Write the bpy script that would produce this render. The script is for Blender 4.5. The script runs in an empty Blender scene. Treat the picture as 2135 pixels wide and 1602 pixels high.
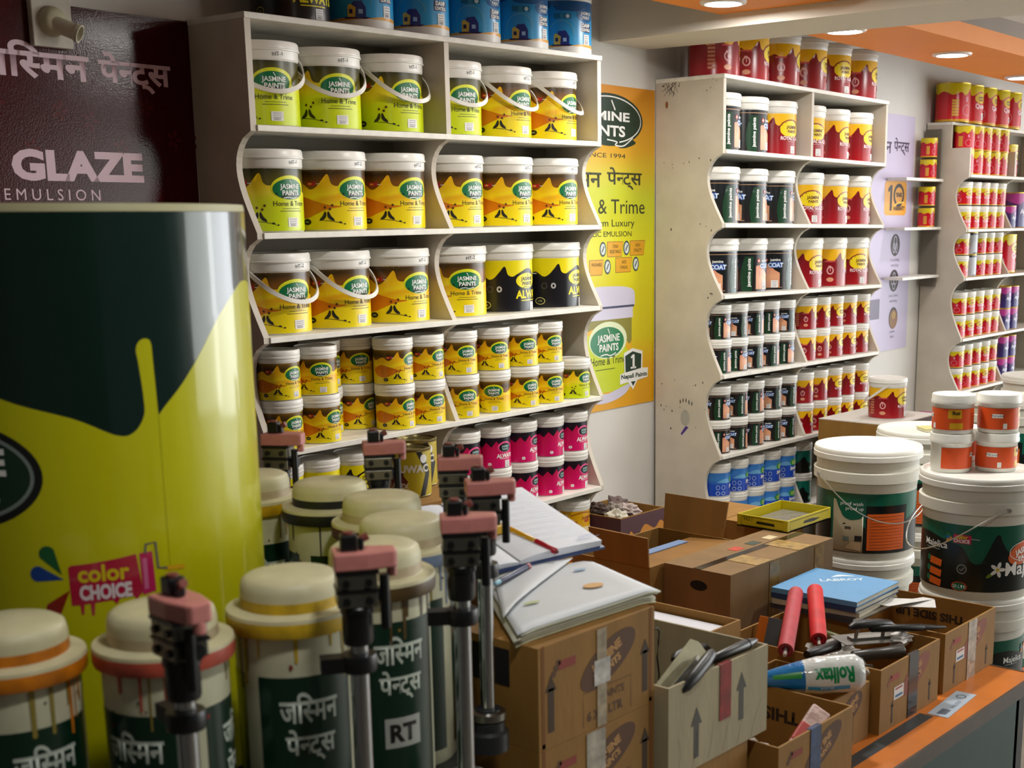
import bpy, bmesh, math, random
from mathutils import Vector, Matrix
random.seed(11)
sc = bpy.context.scene
col = sc.collection
PI = math.pi
R = math.radians

# ------------------------------------------------------------------ camera, world, lights, exposure
cam = bpy.data.cameras.new('camera')
cam_o = bpy.data.objects.new('camera', cam)
col.objects.link(cam_o)
cam.sensor_width = 36.0
cam.lens = 2802.44 / 2135 * 36
cam.shift_x = -173.3 / 2135
cam.shift_y = 259.35 / 2135
cam.clip_start = 0.05
_yaw, _pit, _rol = .8835, -.2117, -.006
_f = Vector((math.sin(_yaw) * math.cos(_pit), math.cos(_yaw) * math.cos(_pit), math.sin(_pit)))
_r0 = Vector((math.cos(_yaw), -math.sin(_yaw), 0)); _u0 = _r0.cross(_f)
_r = math.cos(_rol) * _r0 + math.sin(_rol) * _u0
_u = -math.sin(_rol) * _r0 + math.cos(_rol) * _u0
cam_o.matrix_world = Matrix(((_r.x, _u.x, -_f.x, -1.8872), (_r.y, _u.y, -_f.y, -2.5182), (_r.z, _u.z, -_f.z, 1.6), (0, 0, 0, 1)))
cam.dof.use_dof = True
cam.dof.focus_distance = 3.7
cam.dof.aperture_fstop = 9.0
sc.camera = cam_o

wd = bpy.data.worlds.new('world'); sc.world = wd; wd.use_nodes = True
wd.node_tree.nodes['Background'].inputs[0].default_value = (.80, .86, 1.0, 1)
wd.node_tree.nodes['Background'].inputs[1].default_value = .07

def area_light(name, loc, target, sx, sy, power, color, spread=PI):
    l = bpy.data.lights.new(name, 'AREA'); l.shape = 'RECTANGLE'; l.size = sx; l.size_y = sy
    l.energy = power; l.color = color; l.spread = spread
    o = bpy.data.objects.new(name, l); col.objects.link(o); o.location = loc
    o.rotation_euler = (Vector(target) - Vector(loc)).to_track_quat('-Z', 'Y').to_euler()
    return o
# daylight through the open shop front at the far right end of the shop, and through the door behind the camera
area_light('shopfront_daylight', (8.2, -3.0, 1.25), (0, -1.2, 1.1), 4.6, 2.3, 190, (.92, .96, 1.0))
area_light('door_daylight', (5.6, -5.4, 1.45), (.2, -.4, 1.2), 3.6, 2.2, 105, (.97, 1.0, .95))
sc.view_settings.view_transform = 'Standard'
sc.view_settings.look = 'None'
sc.view_settings.gamma = 1.0
sc.view_settings.use_curve_mapping = False
sc.view_settings.exposure = 0.20

# ------------------------------------------------------------------ materials
def lin(h):
    h = h.lstrip('#'); o = []
    for i in (0, 2, 4):
        v = int(h[i:i + 2], 16) / 255
        o.append(v / 12.92 if v <= .04045 else ((v + .055) / 1.055) ** 2.4)
    return (*o, 1.0)

MATS = {}
def mat(hexc, rough=.5, metal=0.0, var=.0, scale=12, emit=0.0, bump=0.0, bscale=60, coat=0.0, stretch=None, spec=.5):
    key = (hexc, rough, metal, var, scale, emit, bump, bscale, coat, stretch, spec)
    if key in MATS: return MATS[key]
    m = bpy.data.materials.new('paint_' + hexc.strip('#')); m.use_nodes = True
    nt = m.node_tree; b = nt.nodes['Principled BSDF']
    b.inputs['Base Color'].default_value = lin(hexc)
    b.inputs['Roughness'].default_value = rough
    b.inputs['Metallic'].default_value = metal
    if coat: b.inputs['Coat Weight'].default_value = coat; b.inputs['Coat Roughness'].default_value = .06
    b.inputs['Specular IOR Level'].default_value = spec
    if emit:
        b.inputs['Emission Color'].default_value = lin(hexc); b.inputs['Emission Strength'].default_value = emit
    if var or bump:
        tc = nt.nodes.new('ShaderNodeTexCoord'); mp = nt.nodes.new('ShaderNodeMapping')
        nt.links.new(tc.outputs['Object'], mp.inputs['Vector'])
        if stretch: mp.inputs['Scale'].default_value = stretch
    if var:
        n = nt.nodes.new('ShaderNodeTexNoise'); n.inputs['Scale'].default_value = scale; n.inputs['Detail'].default_value = 5
        nt.links.new(mp.outputs['Vector'], n.inputs['Vector'])
        r = nt.nodes.new('ShaderNodeMapRange'); r.inputs['From Min'].default_value = .3; r.inputs['From Max'].default_value = .7
        r.inputs['To Min'].default_value = 1 - var; r.inputs['To Max'].default_value = 1 + var * .6
        nt.links.new(n.outputs['Fac'], r.inputs['Value'])
        mx = nt.nodes.new('ShaderNodeMix'); mx.data_type = 'RGBA'; mx.blend_type = 'MULTIPLY'; mx.inputs['Factor'].default_value = 1
        mx.inputs['A'].default_value = lin(hexc)
        nt.links.new(r.outputs['Result'], mx.inputs['B'])
        nt.links.new(mx.outputs['Result'], b.inputs['Base Color'])
    if bump:
        n2 = nt.nodes.new('ShaderNodeTexNoise'); n2.inputs['Scale'].default_value = bscale; n2.inputs['Detail'].default_value = 3
        nt.links.new(mp.outputs['Vector'], n2.inputs['Vector'])
        bp = nt.nodes.new('ShaderNodeBump'); bp.inputs['Strength'].default_value = bump; bp.inputs['Distance'].default_value = .01
        nt.links.new(n2.outputs['Fac'], bp.inputs['Height'])
        nt.links.new(bp.outputs['Normal'], b.inputs['Normal'])
    MATS[key] = m
    return m

def ramp(name, stops, rough=.35, noise=.12, nscale=9, axis='Z', coat=0.0):
    """printed gradient running along one axis of the object's own box, wavering a little"""
    if name in MATS: return MATS[name]
    m = bpy.data.materials.new(name); m.use_nodes = True
    nt = m.node_tree; b = nt.nodes['Principled BSDF']; b.inputs['Roughness'].default_value = rough
    if coat: b.inputs['Coat Weight'].default_value = coat; b.inputs['Coat Roughness'].default_value = .08
    tc = nt.nodes.new('ShaderNodeTexCoord'); sx = nt.nodes.new('ShaderNodeSeparateXYZ')
    nt.links.new(tc.outputs['Generated'], sx.inputs['Vector'])
    n = nt.nodes.new('ShaderNodeTexNoise'); n.inputs['Scale'].default_value = nscale; n.inputs['Detail'].default_value = 2
    mp = nt.nodes.new('ShaderNodeMapping'); mp.inputs['Scale'].default_value = (1, 1, 2.2) if axis == 'Z' else (1, 1, 1)
    nt.links.new(tc.outputs['Object'], mp.inputs['Vector']); nt.links.new(mp.outputs['Vector'], n.inputs['Vector'])
    ma = nt.nodes.new('ShaderNodeMath'); ma.operation = 'MULTIPLY_ADD'
    nt.links.new(n.outputs['Fac'], ma.inputs[0]); ma.inputs[1].default_value = noise * 2
    nt.links.new(sx.outputs[axis], ma.inputs[2])
    mb = nt.nodes.new('ShaderNodeMath'); mb.operation = 'SUBTRACT'; mb.inputs[1].default_value = noise
    nt.links.new(ma.outputs[0], mb.inputs[0])
    cr = nt.nodes.new('ShaderNodeValToRGB'); e = cr.color_ramp.elements
    while len(e) < len(stops): e.new(.5)
    for i, (p, h) in enumerate(stops):
        e[i].position = p; e[i].color = lin(h)
    nt.links.new(mb.outputs[0], cr.inputs['Fac'])
    nt.links.new(cr.outputs['Color'], b.inputs['Base Color'])
    MATS[name] = m
    return m

WHITE_PLASTIC = mat('#e6e4dc', .34, var=.04, scale=20)
RACK_WHITE = mat('#d9d4c6', .55, var=.10, scale=7)
RACK_EDGE = mat('#e4e1d6', .5, var=.12, scale=25)
BLACK = mat('#0d0d0f', .4)
CHROME = mat('#c9ccd0', .13, 1.0)
STEEL = mat('#8d8a82', .32, 1.0)
WHITE_INK = mat('#eeeeea', .5)
BLACK_INK = mat('#15120e', .5)

# ------------------------------------------------------------------ object helpers
def tag(o, label=None, cat=None, group=None, kind=None):
    if label: o['label'] = label
    if cat: o['category'] = cat
    if group: o['group'] = group
    if kind: o['kind'] = kind
    return o

def empty(name, loc=(0, 0, 0), rz=0, label=None, cat=None, group=None):
    o = bpy.data.objects.new(name, None); col.objects.link(o)
    o.location = loc; o.rotation_euler = (0, 0, rz); o.empty_display_size = .05
    return tag(o, label, cat, group)

def link_mesh(name, me, parent=None, loc=None):
    o = bpy.data.objects.new(name, me); col.objects.link(o)
    if parent: o.parent = parent
    if loc: o.location = loc
    return o

def finish(name, bm, mats, parent=None, loc=None, smooth=None, bevel=0):
    bmesh.ops.recalc_face_normals(bm, faces=bm.faces) if smooth != 'art' else None
    me = bpy.data.meshes.new(name); bm.to_mesh(me); bm.free()
    for m in (mats if isinstance(mats, (list, tuple)) else [mats]): me.materials.append(m)
    if smooth and smooth != 'art':
        me.shade_smooth(); me.set_sharp_from_angle(angle=R(smooth))
    o = link_mesh(name, me, parent, loc)
    if bevel:
        md = o.modifiers.new('bevel', 'BEVEL'); md.width = bevel; md.segments = 2; md.limit_method = 'ANGLE'
    return o

def copy_tree(o, parent=None):
    c = o.copy(); col.objects.link(c); c.parent = parent
    if parent: c.matrix_parent_inverse = o.matrix_parent_inverse
    for ch in o.children: copy_tree(ch, c)
    return c

def kill(o):
    for ch in list(o.children): kill(ch)
    bpy.data.objects.remove(o)

def box(bm, x0, x1, y0, y1, z0, z1, mi=0, M=None):
    vs = [bm.verts.new(Vector((x, y, z))) for x in (x0, x1) for y in (y0, y1) for z in (z0, z1)]
    if M:
        for v in vs: v.co = M @ v.co
    for q in ((0, 1, 3, 2), (4, 6, 7, 5), (0, 4, 5, 1), (2, 3, 7, 6), (0, 2, 6, 4), (1, 5, 7, 3)):
        f = bm.faces.new([vs[i] for i in q]); f.material_index = mi
    return vs

def boxes(name, lst, mats, parent=None, loc=None, bevel=0):
    bm = bmesh.new()
    for b in lst: box(bm, *b)
    return finish(name, bm, mats, parent, loc, bevel=bevel)

def lathe(bm, prof, seg=40, mi=0, cx=0, cy=0, M=None):
    """prof: (radius, z[, material])"""
    rings = []
    for p in prof:
        r, z = p[0], p[1]
        if r < 1e-6: ring = [bm.verts.new((cx, cy, z))]
        else: ring = [bm.verts.new((cx + r * math.cos(2 * PI * k / seg), cy + r * math.sin(2 * PI * k / seg), z)) for k in range(seg)]
        rings.append(ring)
    for i in range(len(rings) - 1):
        a, b = rings[i], rings[i + 1]
        m = prof[i + 1][2] if len(prof[i + 1]) > 2 else mi
        for k in range(seg):
            k2 = (k + 1) % seg
            if len(a) == 1 and len(b) == 1: continue
            if len(a) == 1: f = bm.faces.new((a[0], b[k], b[k2]))
            elif len(b) == 1: f = bm.faces.new((a[k], a[k2], b[0]))
            else: f = bm.faces.new((a[k], a[k2], b[k2], b[k]))
            f.material_index = m
    if M:
        for ring in rings:
            for v in ring: v.co = M @ v.co

def turned(name, prof, mats, parent=None, loc=None, seg=40, smooth=38):
    bm = bmesh.new(); lathe(bm, prof, seg)
    return finish(name, bm, mats, parent, loc, smooth=smooth)

def extrude_poly(bm, pts, fn, d0, d1, mi=0):
    """pts 2D outline; fn(a, b, depth) -> 3D"""
    A = [bm.verts.new(fn(a, b, d0)) for a, b in pts]; B = [bm.verts.new(fn(a, b, d1)) for a, b in pts]
    n = len(pts)
    f = bm.faces.new(A); f.material_index = mi
    f = bm.faces.new(B[::-1]); f.material_index = mi
    for i in range(n):
        f = bm.faces.new((A[i], B[i], B[(i + 1) % n], A[(i + 1) % n])); f.material_index = mi

def sweep(bm, path, section, mi=0, up=Vector((0, 0, 1)), closed_ends=True, scales=None):
    """section: list of (side, up) offsets, swept along path"""
    path = [Vector(p) for p in path]; rings = []
    for i, p in enumerate(path):
        t = (path[min(i + 1, len(path) - 1)] - path[max(i - 1, 0)]).normalized()
        s = t.cross(up)
        if s.length < 1e-4: s = t.cross(Vector((1, 0, 0)))
        s.normalize(); u = s.cross(t).normalized()
        k = scales[i] if scales else 1
        rings.append([bm.verts.new(p + s * a * k + u * b * k) for a, b in section])
    n = len(section)
    for i in range(len(rings) - 1):
        for j in range(n):
            f = bm.faces.new((rings[i][j], rings[i][(j + 1) % n], rings[i + 1][(j + 1) % n], rings[i + 1][j])); f.material_index = mi
    if closed_ends:
        bm.faces.new(rings[0]).material_index = mi; bm.faces.new(rings[-1][::-1]).material_index = mi

def circle(r, n=10): return [(r * math.cos(2 * PI * k / n), r * math.sin(2 * PI * k / n)) for k in range(n)]
def rod(bm, p, q, r, mi=0, n=12): sweep(bm, [p, q], circle(r, n), mi)

# ------------------------------------------------------------------ printed artwork: flat shapes laid on a surface in thin layers
TXT = {}
def glyphs(body, bold=0.0):
    key = (body, bold)
    if key in TXT: return TXT[key]
    cu = bpy.data.curves.new('t', 'FONT'); cu.body = body; cu.size = 1; cu.offset = bold; cu.resolution_u = 3
    o = bpy.data.objects.new('t', cu); col.objects.link(o); bpy.context.view_layer.update()
    me = bpy.data.meshes.new_from_object(o)
    v = [(p.co.x, p.co.y) for p in me.vertices]; f = [tuple(p.vertices) for p in me.polygons]
    bpy.data.objects.remove(o); bpy.data.curves.remove(cu); bpy.data.meshes.remove(me)
    TXT[key] = (v, f)
    return TXT[key]

def _width(s, bold):
    a = glyphs(s + '\u092e', 0)[0]; b = glyphs('\u092e', 0)[0]
    return max(p[0] for p in a) - max(p[0] for p in b)

def devanagari(word, bold):
    """word: list of glyphs, '~' after a letter asks for its half form (its stem is cut off)"""
    key = ('dev', tuple(word), bold)
    if key in TXT: return TXT[key]
    V, F, x = [], [], 0.0
    for g in word:
        half = g.endswith('~'); ch = g.rstrip('~')
        v, f = glyphs(ch, bold); w = _width(ch, bold)
        if half:
            cut = w * .70
            bm = bmesh.new(); vs = [bm.verts.new((a, b, 0)) for a, b in v]
            for q in f:
                try: bm.faces.new([vs[i] for i in q])
                except ValueError: pass
            bmesh.ops.bisect_plane(bm, geom=bm.verts[:] + bm.edges[:] + bm.faces[:], plane_co=(cut, 0, 0), plane_no=(1, 0, 0), clear_outer=True)
            bm.verts.index_update(); v = [(p.co.x, p.co.y) for p in bm.verts]; f = [tuple(p.index for p in q.verts) for q in bm.faces]; bm.free(); w = cut
        o = len(V); V += [(a + x, b) for a, b in v]; F += [tuple(i + o for i in q) for q in f]; x += w
    TXT[key] = (V, F)
    return TXT[key]
JASMIN = ['\u091c', '\u093f', '\u0938~', '\u092e', '\u0928']
PENTS = ['\u092a\u0947', '\u0928~', '\u091f\u094d', '\u0938']

def smooth_line(pts, n=6):
    o = []
    for i in range(len(pts) - 1):
        p0, p1, p2, p3 = pts[max(i - 1, 0)], pts[i], pts[i + 1], pts[min(i + 2, len(pts) - 1)]
        for k in range(n):
            t = k / n
            o.append(tuple(.5 * (2 * p1[j] + (p2[j] - p0[j]) * t + (2 * p0[j] - 5 * p1[j] + 4 * p2[j] - p3[j]) * t * t + (3 * p1[j] - p0[j] - 3 * p2[j] + p3[j]) * t ** 3) for j in (0, 1)))
    o.append(tuple(pts[-1]))
    return o

class Art:
    def __init__(s): s.items = []; s.mats = []
    def _m(s, m):
        if m not in s.mats: s.mats.append(m)
        return s.mats.index(m)
    def poly(s, m, pts, L=1):
        s.items.append((list(pts), [tuple(range(len(pts)))], s._m(m), L)); return s
    def rect(s, m, x0, x1, y0, y1, L=1): return s.poly(m, [(x0, y0), (x1, y0), (x1, y1), (x0, y1)], L)
    def ell(s, m, cx, cy, rx, ry, L=1, n=30, rot=0, a0=0, a1=2 * PI):
        c, q = math.cos(rot), math.sin(rot); P = []
        for k in range(n):
            t = a0 + (a1 - a0) * k / n; x, y = rx * math.cos(t), ry * math.sin(t)
            P.append((cx + x * c - y * q, cy + x * q + y * c))
        return s.poly(m, P, L)
    def line(s, m, pts, w, L=1):
        n = len(pts); l, r = [], []
        for i, p in enumerate(pts):
            a, b = pts[max(i - 1, 0)], pts[min(i + 1, n - 1)]
            dx, dy = b[0] - a[0], b[1] - a[1]; d = math.hypot(dx, dy) or 1
            l.append((p[0] - dy / d * w / 2, p[1] + dx / d * w / 2)); r.append((p[0] + dy / d * w / 2, p[1] - dx / d * w / 2))
        V = l + r; F = [(i, i + n, i + n + 1, i + 1) for i in range(n - 1)]
        s.items.append((V, F, s._m(m), L)); return s
    def ring(s, m, cx, cy, rx, ry, w, L=1, n=30, a0=0, a1=2 * PI):
        return s.line(m, [(cx + rx * math.cos(a0 + (a1 - a0) * k / n), cy + ry * math.sin(a0 + (a1 - a0) * k / n)) for k in range(n + 1)], w, L)
    def text(s, m, body, x, y, size, L=2, al='c', rot=0, bold=0.0, sx=1.0):
        v, f = devanagari(body, bold) if isinstance(body, list) else glyphs(body, bold)
        if not v: return s
        w = max(p[0] for p in v) + min(p[0] for p in v); ox = {'c': -w / 2, 'l': 0, 'r': -w}[al]
        c, q = math.cos(rot), math.sin(rot)
        V = [(x + ((a + ox) * sx * c - b * q) * size, y + ((a + ox) * sx * q + b * c) * size) for a, b in v]
        s.items.append((V, f, s._m(m), L)); return s
    def squash(s, k):
        s.items = [([(x, y * k) for x, y in V], F, m, L) for V, F, m, L in s.items]; return s
    def build(s, bm, fn, step=None, eps=.00025, base=0, stepy=None):
        """fn(x, y, lift) -> 3D; step: cut the shapes every step along x so they can bend"""
        for V, F, mi, L in s.items:
            t = bmesh.new(); vs = [t.verts.new((a, b, 0)) for a, b in V]
            for q in F:
                try: t.faces.new([vs[i] for i in q])
                except ValueError: pass
            t.normal_update()
            bmesh.ops.triangulate(t, faces=[f for f in t.faces if len(f.verts) > 4], ngon_method='EAR_CLIP')
            if step:
                x0, x1 = min(p[0] for p in V), max(p[0] for p in V)
                k = math.floor(x0 / step) + 1
                while k * step < x1:
                    bmesh.ops.bisect_plane(t, geom=t.verts[:] + t.edges[:] + t.faces[:], plane_co=(k * step, 0, 0), plane_no=(1, 0, 0)); k += 1
            if stepy:
                k, y1 = math.floor(min(p[1] for p in V) / stepy) + 1, max(p[1] for p in V)
                while k * stepy < y1:
                    bmesh.ops.bisect_plane(t, geom=t.verts[:] + t.edges[:] + t.faces[:], plane_co=(0, k * stepy, 0), plane_no=(0, 1, 0)); k += 1
            t.normal_update(); t.verts.index_update()
            nv = [bm.verts.new(fn(p.co.x, p.co.y, L * eps)) for p in t.verts]
            for f in t.faces:
                ids = [p.index for p in f.verts]
                if f.normal.z < 0: ids.reverse()
                try: g = bm.faces.new([nv[i] for i in ids])
                except ValueError: continue
                g.material_index = mi + base; g.smooth = True
            t.free()
    def mesh(s, name, fn, parent=None, step=None, eps=.00025, loc=None):
        bm = bmesh.new(); s.build(bm, fn, step, eps)
        return finish(name, bm, s.mats, parent, loc, smooth='art')

def round_wrap(r, z0=0.0, cut=36):
    def fn(x, y, l):
        a = x / r
        return Vector(((r + l) * math.sin(a), -(r + l) * math.cos(a), z0 + y))
    return fn, 2 * PI * r / cut
def flat_front(x, y, l): return Vector((x, -l, y))          # a sheet facing -Y
# ------------------------------------------------------------------ labels (metres; x runs round the tub, 0 is the middle of the front)
RB = .0865                       # tub radius of the large bucket
W2 = PI * RB
def jas(a, x, y, k, ink, txt, halo=None, L=3):
    """oval maker's badge with two lines of lettering"""
    if halo: a.ell(halo, x + .002 * k, y + .003 * k, .050 * k, .0285 * k, L - 1)
    a.ell(ink, x, y, .044 * k, .0235 * k, L)
    a.text(txt, 'JASMINE', x + .003 * k, y + .001 * k, .0155 * k, L + 1, bold=.02)
    a.text(txt, 'PAINTS', x + .004 * k, y - .0135 * k, .0155 * k, L + 1, bold=.026)
    a.line(txt, smooth_line([(x - .018 * k, y - .020 * k), (x - .004 * k, y - .0185 * k), (x + .008 * k, y - .021 * k), (x + .022 * k, y - .0175 * k)]), .0018 * k, L + 1)
    a.line(txt, [(x + .006 * k, y + .013 * k), (x + .001 * k, y + .021 * k)], .0016 * k, L + 1)

def sticker(a, x, y, w=.030, h=.021, L=3):
    p = mat('#e9e7e4', .6); g = mat('#8f8f95', .6)
    a.rect(p, x - w / 2, x + w / 2, y - h / 2, y + h / 2, L)
    for k in range(3): a.rect(g, x - w * .36, x + w * .36, y + h * (.30 - .22 * k), y + h * (.36 - .22 * k), L + 1)
    for k in range(6): a.rect(g, x - w * .30 + k * w * .1, x - w * .26 + k * w * .1, y - h * .42, y - h * .20, L + 1)

def mountains(a, m, pts, y0, L=1):
    """printed skyline, repeated round the tub"""
    line = smooth_line(pts, 5)
    a.poly(m, [(line[0][0], y0)] + line + [(line[-1][0], y0)], L)

HOME_LINE = [(-.2717, .104), (-.235, .118), (-.205, .110), (-.180, .100), (-.150, .110), (-.135, .112), (-.115, .099), (-.100, .103), (-.085, .118),
             (-.072, .1335), (-.066, .131), (-.060, .112), (-.046, .1065), (-.030, .114), (.006, .1285), (.032, .121), (.048, .100), (.065, .090), (.10, .100), (.135, .112), (.16, .128), (.172, .112), (.20, .105), (.235, .118), (.2717, .104)]
def art_home(lime, mark=None):
    a = Art()
    if lime:
        top = ramp('home_top_lime', [(.7, '#5c5412'), (.86, '#35340e'), (1, '#6c6a20')], .3, .06)
        mid = ramp('home_mid_lime', [(0, '#c4d80a'), (.40, '#d4de10'), (.55, '#f0e030'), (.75, '#f2cc12'), (.95, '#ecb40a')], .3, .14)
    else:
        top = ramp('home_top_amber', [(.7, '#7a4c0a'), (.82, '#3d2a08'), (.9, '#5d420c'), (1, '#8d6a16')], .3, .06)
        mid = ramp('home_mid_amber', [(0, '#ead60a'), (.3, '#f0d40e'), (.45, '#eab012'), (.55, '#f4da1c'), (.7, '#f0c00e'), (.95, '#ea9c0e')], .3, .2)
    a.rect(top, -W2, W2, .003, .145, 0)
    mountains(a, mid, HOME_LINE, .003, 1)
    flame = ramp('home_flame', [(0, '#d98206'), (.5, '#c86c08'), (1, '#dd9a10')], .3, .2)
    if not lime:
        a.poly(flame, smooth_line([(-.20, .060), (-.15, .082), (-.105, .072), (-.070, .062), (-.035, .058), (-.07, .052), (-.10, .040), (-.13, .030), (-.17, .036), (-.20, .060)], 4), 2)
    jas(a, .004, .098, 1, mat('#0a6a3c', .3), WHITE_INK, mat('#d8dc1c', .3))
    a.ell(mat('#06301f', .3), .006, .090, .040, .0135, 3.4, a0=PI, a1=2 * PI)
    k = mat('#33300c', .5)
    a.text(k, 'Home & Trime', .008, .060, .0165, 3, sx=.95)
    a.rect(k, -.018, .034, .0535, .0545, 3); a.rect(k, -.024, .040, .0475, .0488, 3)
    sticker(a, .010, .0225)
    rd = mat('#c8203a', .4)
    a.rect(rd, -.121, -.103, .1075, .1165, 3); a.rect(mat('#e6b040', .4), -.118, -.108, .110, .114, 4); a.rect(rd, -.101, -.098, .107, .119, 3); a.rect(WHITE_INK, -.097, -.087, .111, .1125, 3)
    bk = mat('#14120c', .5)
    for s, bx in ((1, -.082), (-1, -.066)):
        a.poly(bk, smooth_line([(bx - .008 * s, .030), (bx - .002 * s, .036), (bx + .003 * s, .046), (bx + .0065 * s, .044), (bx + .006 * s, .034), (bx, .027), (bx - .010 * s, .024), (bx - .008 * s, .030)], 3), 3)
    a.line(bk, smooth_line([(-.086, .0255), (-.06, .023), (-.036, .018)]), .0012, 3)
    a.ell(bk, -.042, .0205, .004, .0022, 3, 8); a.ell(bk, -.031, .0165, .003, .0018, 3, 8)
    for fx, fy in ((-.078, .056), (-.066, .052), (-.060, .061)): a.ell(mat('#5a3208', .5), fx, fy, .0032, .0032, 3, 8)
    a.ell(bk, -.126, .0215, .0115, .0072, 3); a.rect(mat('#b8b49a', .5), -.131, -.121, .0205, .0225, 4)
    if mark: a.text(mat('#2a2a30', .6), mark, .018, .155, .013, 13, rot=.08)
    return a

def art_always():
    a = Art(); Y = mat('#e8d90c', .3); K = mat('#17151a', .28)
    a.rect(Y, -W2, W2, .003, .145, 0)
    mountains(a, K, [(x, y - .006) for x, y in HOME_LINE], .003, 1)
    jas(a, .004, .088, .92, Y, K)
    a.text(Y, 'ALWAYS', .022, .040, .030, 3, bold=.04, sx=1.0)
    a.rect(Y, -.02, .05, .032, .0345, 3)
    sticker(a, .030, .016, .024, .024)
    a.ring(mat('#c9c26a', .4), -.125, .022, .014, .0095, .0022, 3); a.text(mat('#c9c26a', .4), 'LTR', -.125, .019, .008, 3)
    a.ell(mat('#b8b8b8', .4), -.085, .066, .0075, .0085, 3); a.ell(K, -.085, .066, .003, .004, 4)
    a.ring(mat('#5a585c', .4), -.112, .066, .008, .008, .0016, 3)
    a.rect(mat('#d0cfd2', .4), -.15, -.135, .10, .103, 3)
    return a

def art_damp():
    a = Art(); B = ramp('damp_blue', [(0, '#2aa4dc'), (.5, '#1f98d4'), (1, '#178ac8')], .3, .05)
    D = mat('#0d5c97', .3); N = mat('#101a55', .3)
    a.rect(mat('#e4e2dc', .4), -W2, W2, .002, .145, 0); a.rect(B, -W2, W2, .018, .145, .6)
    up = smooth_line([(-.2717, .128), (-.2, .118), (-.13, .120), (-.10, .124), (-.088, .133), (-.075, .120), (-.03, .116), (0, .119), (.03, .125), (.10, .117), (.2, .12), (.2717, .128)])
    a.poly(D, up + [(.2717, .145), (-.2717, .145)], 1)
    O = mat('#e0a030', .35)
    a.poly(O, smooth_line([(-.15, .018), (-.10, .024), (-.05, .022), (.02, .030), (.09, .024), (.12, .018)]), 1)
    a.poly(mat('#e4e2dc', .4), smooth_line([(-.09, .018), (-.03, .022), (.05, .020), (.10, .018)]), 1.5)
    a.ell(D, .020, .108, .036, .019, 2); a.text(WHITE_INK, 'JASMINE', .022, .109, .0125, 3, bold=.026); a.text(WHITE_INK, 'PAINT', .022, .0975, .0125, 3, bold=.026)
    a.rect(N, -.002, .044, .062, .087, 2); a.text(WHITE_INK, 'DAMP', .021, .076, .0135, 3, bold=.05, sx=.95); a.text(WHITE_INK, 'CONTROL', .021, .065, .0105, 3, bold=.05, sx=.8)
    sticker(a, .022, .042, .026, .028)
    a.rect(mat('#0f6d8e', .4), -.084, -.034, .096, .110, 2); a.ell(mat('#cfe2ea', .4), -.044, .103, .0055, .0055, 3, 14)
    a.rect(mat('#2c86a4', .4), -.066, -.055, .097, .109, 3); a.ring(mat('#7fb9a6', .4), -.062, .055, .036, .036, .0012, 2, a0=0, a1=PI)
    Yh = mat('#e4bc4a', .4)
    a.poly(N, [(-.092, .022), (-.040, .022), (-.028, .026), (-.060, .028), (-.092, .026)], 2)
    a.poly(Yh, [(-.084, .026), (-.062, .026), (-.062, .050), (-.078, .056), (-.084, .052)], 3)
    a.poly(mat('#16307e', .35), [(-.066, .026), (-.040, .026), (-.040, .048), (-.050, .064), (-.070, .062), (-.074, .054), (-.064, .048)], 4)
    a.rect(mat('#9fc4e8', .35), -.058, -.048, .034, .044, 5); a.rect(N, -.080, -.072, .034, .044, 5)
    return a

def art_glaze():
    a = Art(); Y = mat('#ecb60c', .3); Rd = ramp('glaze_red', [(0, '#a20d18'), (.4, '#8c0c18'), (1, '#6c0a12')], .26, .05)
    a.rect(Y, -W2, W2, .003, .145, 0)
    mountains(a, Rd, [(x, y - .004) for x, y in HOME_LINE], .003, 1)
    a.ell(mat('#e9cf16', .3), .006, .092, .052, .030, 1.5); a.ring(mat('#7c0c16', .3), .006, .092, .052, .031, .004, 2, a0=.2, a1=PI + .3)
    a.text(mat('#5c1408', .4), 'JASMINE', .010, .093, .0155, 3, bold=.026); a.text(mat('#5c1408', .4), 'PAINTS', .011, .0785, .0145, 3, bold=.026)
    a.rect(Rd, -.05, .062, .052, .067, 2)
    a.text(mat('#f0d9dc', .4), 'ROYAL GLAZE', .012, .054, .0175, 3, bold=.026, sx=.95); a.rect(mat('#d8a8ac', .4), -.01, .034, .048, .0492, 3)
    sticker(a, .016, .020, .027, .025)
    pk = mat('#e0a6a6', .4)
    a.ring(pk, -.115, .063, .012, .0135, .005, 3); a.rect(pk, -.1165, -.1135, .060, .076, 3); a.rect(pk, -.123, -.112, .078, .081, 3)
    a.ell(mat('#d99a78', .4), -.115, .028, .0145, .0085, 3); a.rect(mat('#c84a54', .4), -.137, -.095, .0955, .101, 3)
    for k in range(7): a.rect(mat('#c67a5a', .4), -.185, -.160, .022 + k * .0125, .030 + k * .0125, 3)
    return a

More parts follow.
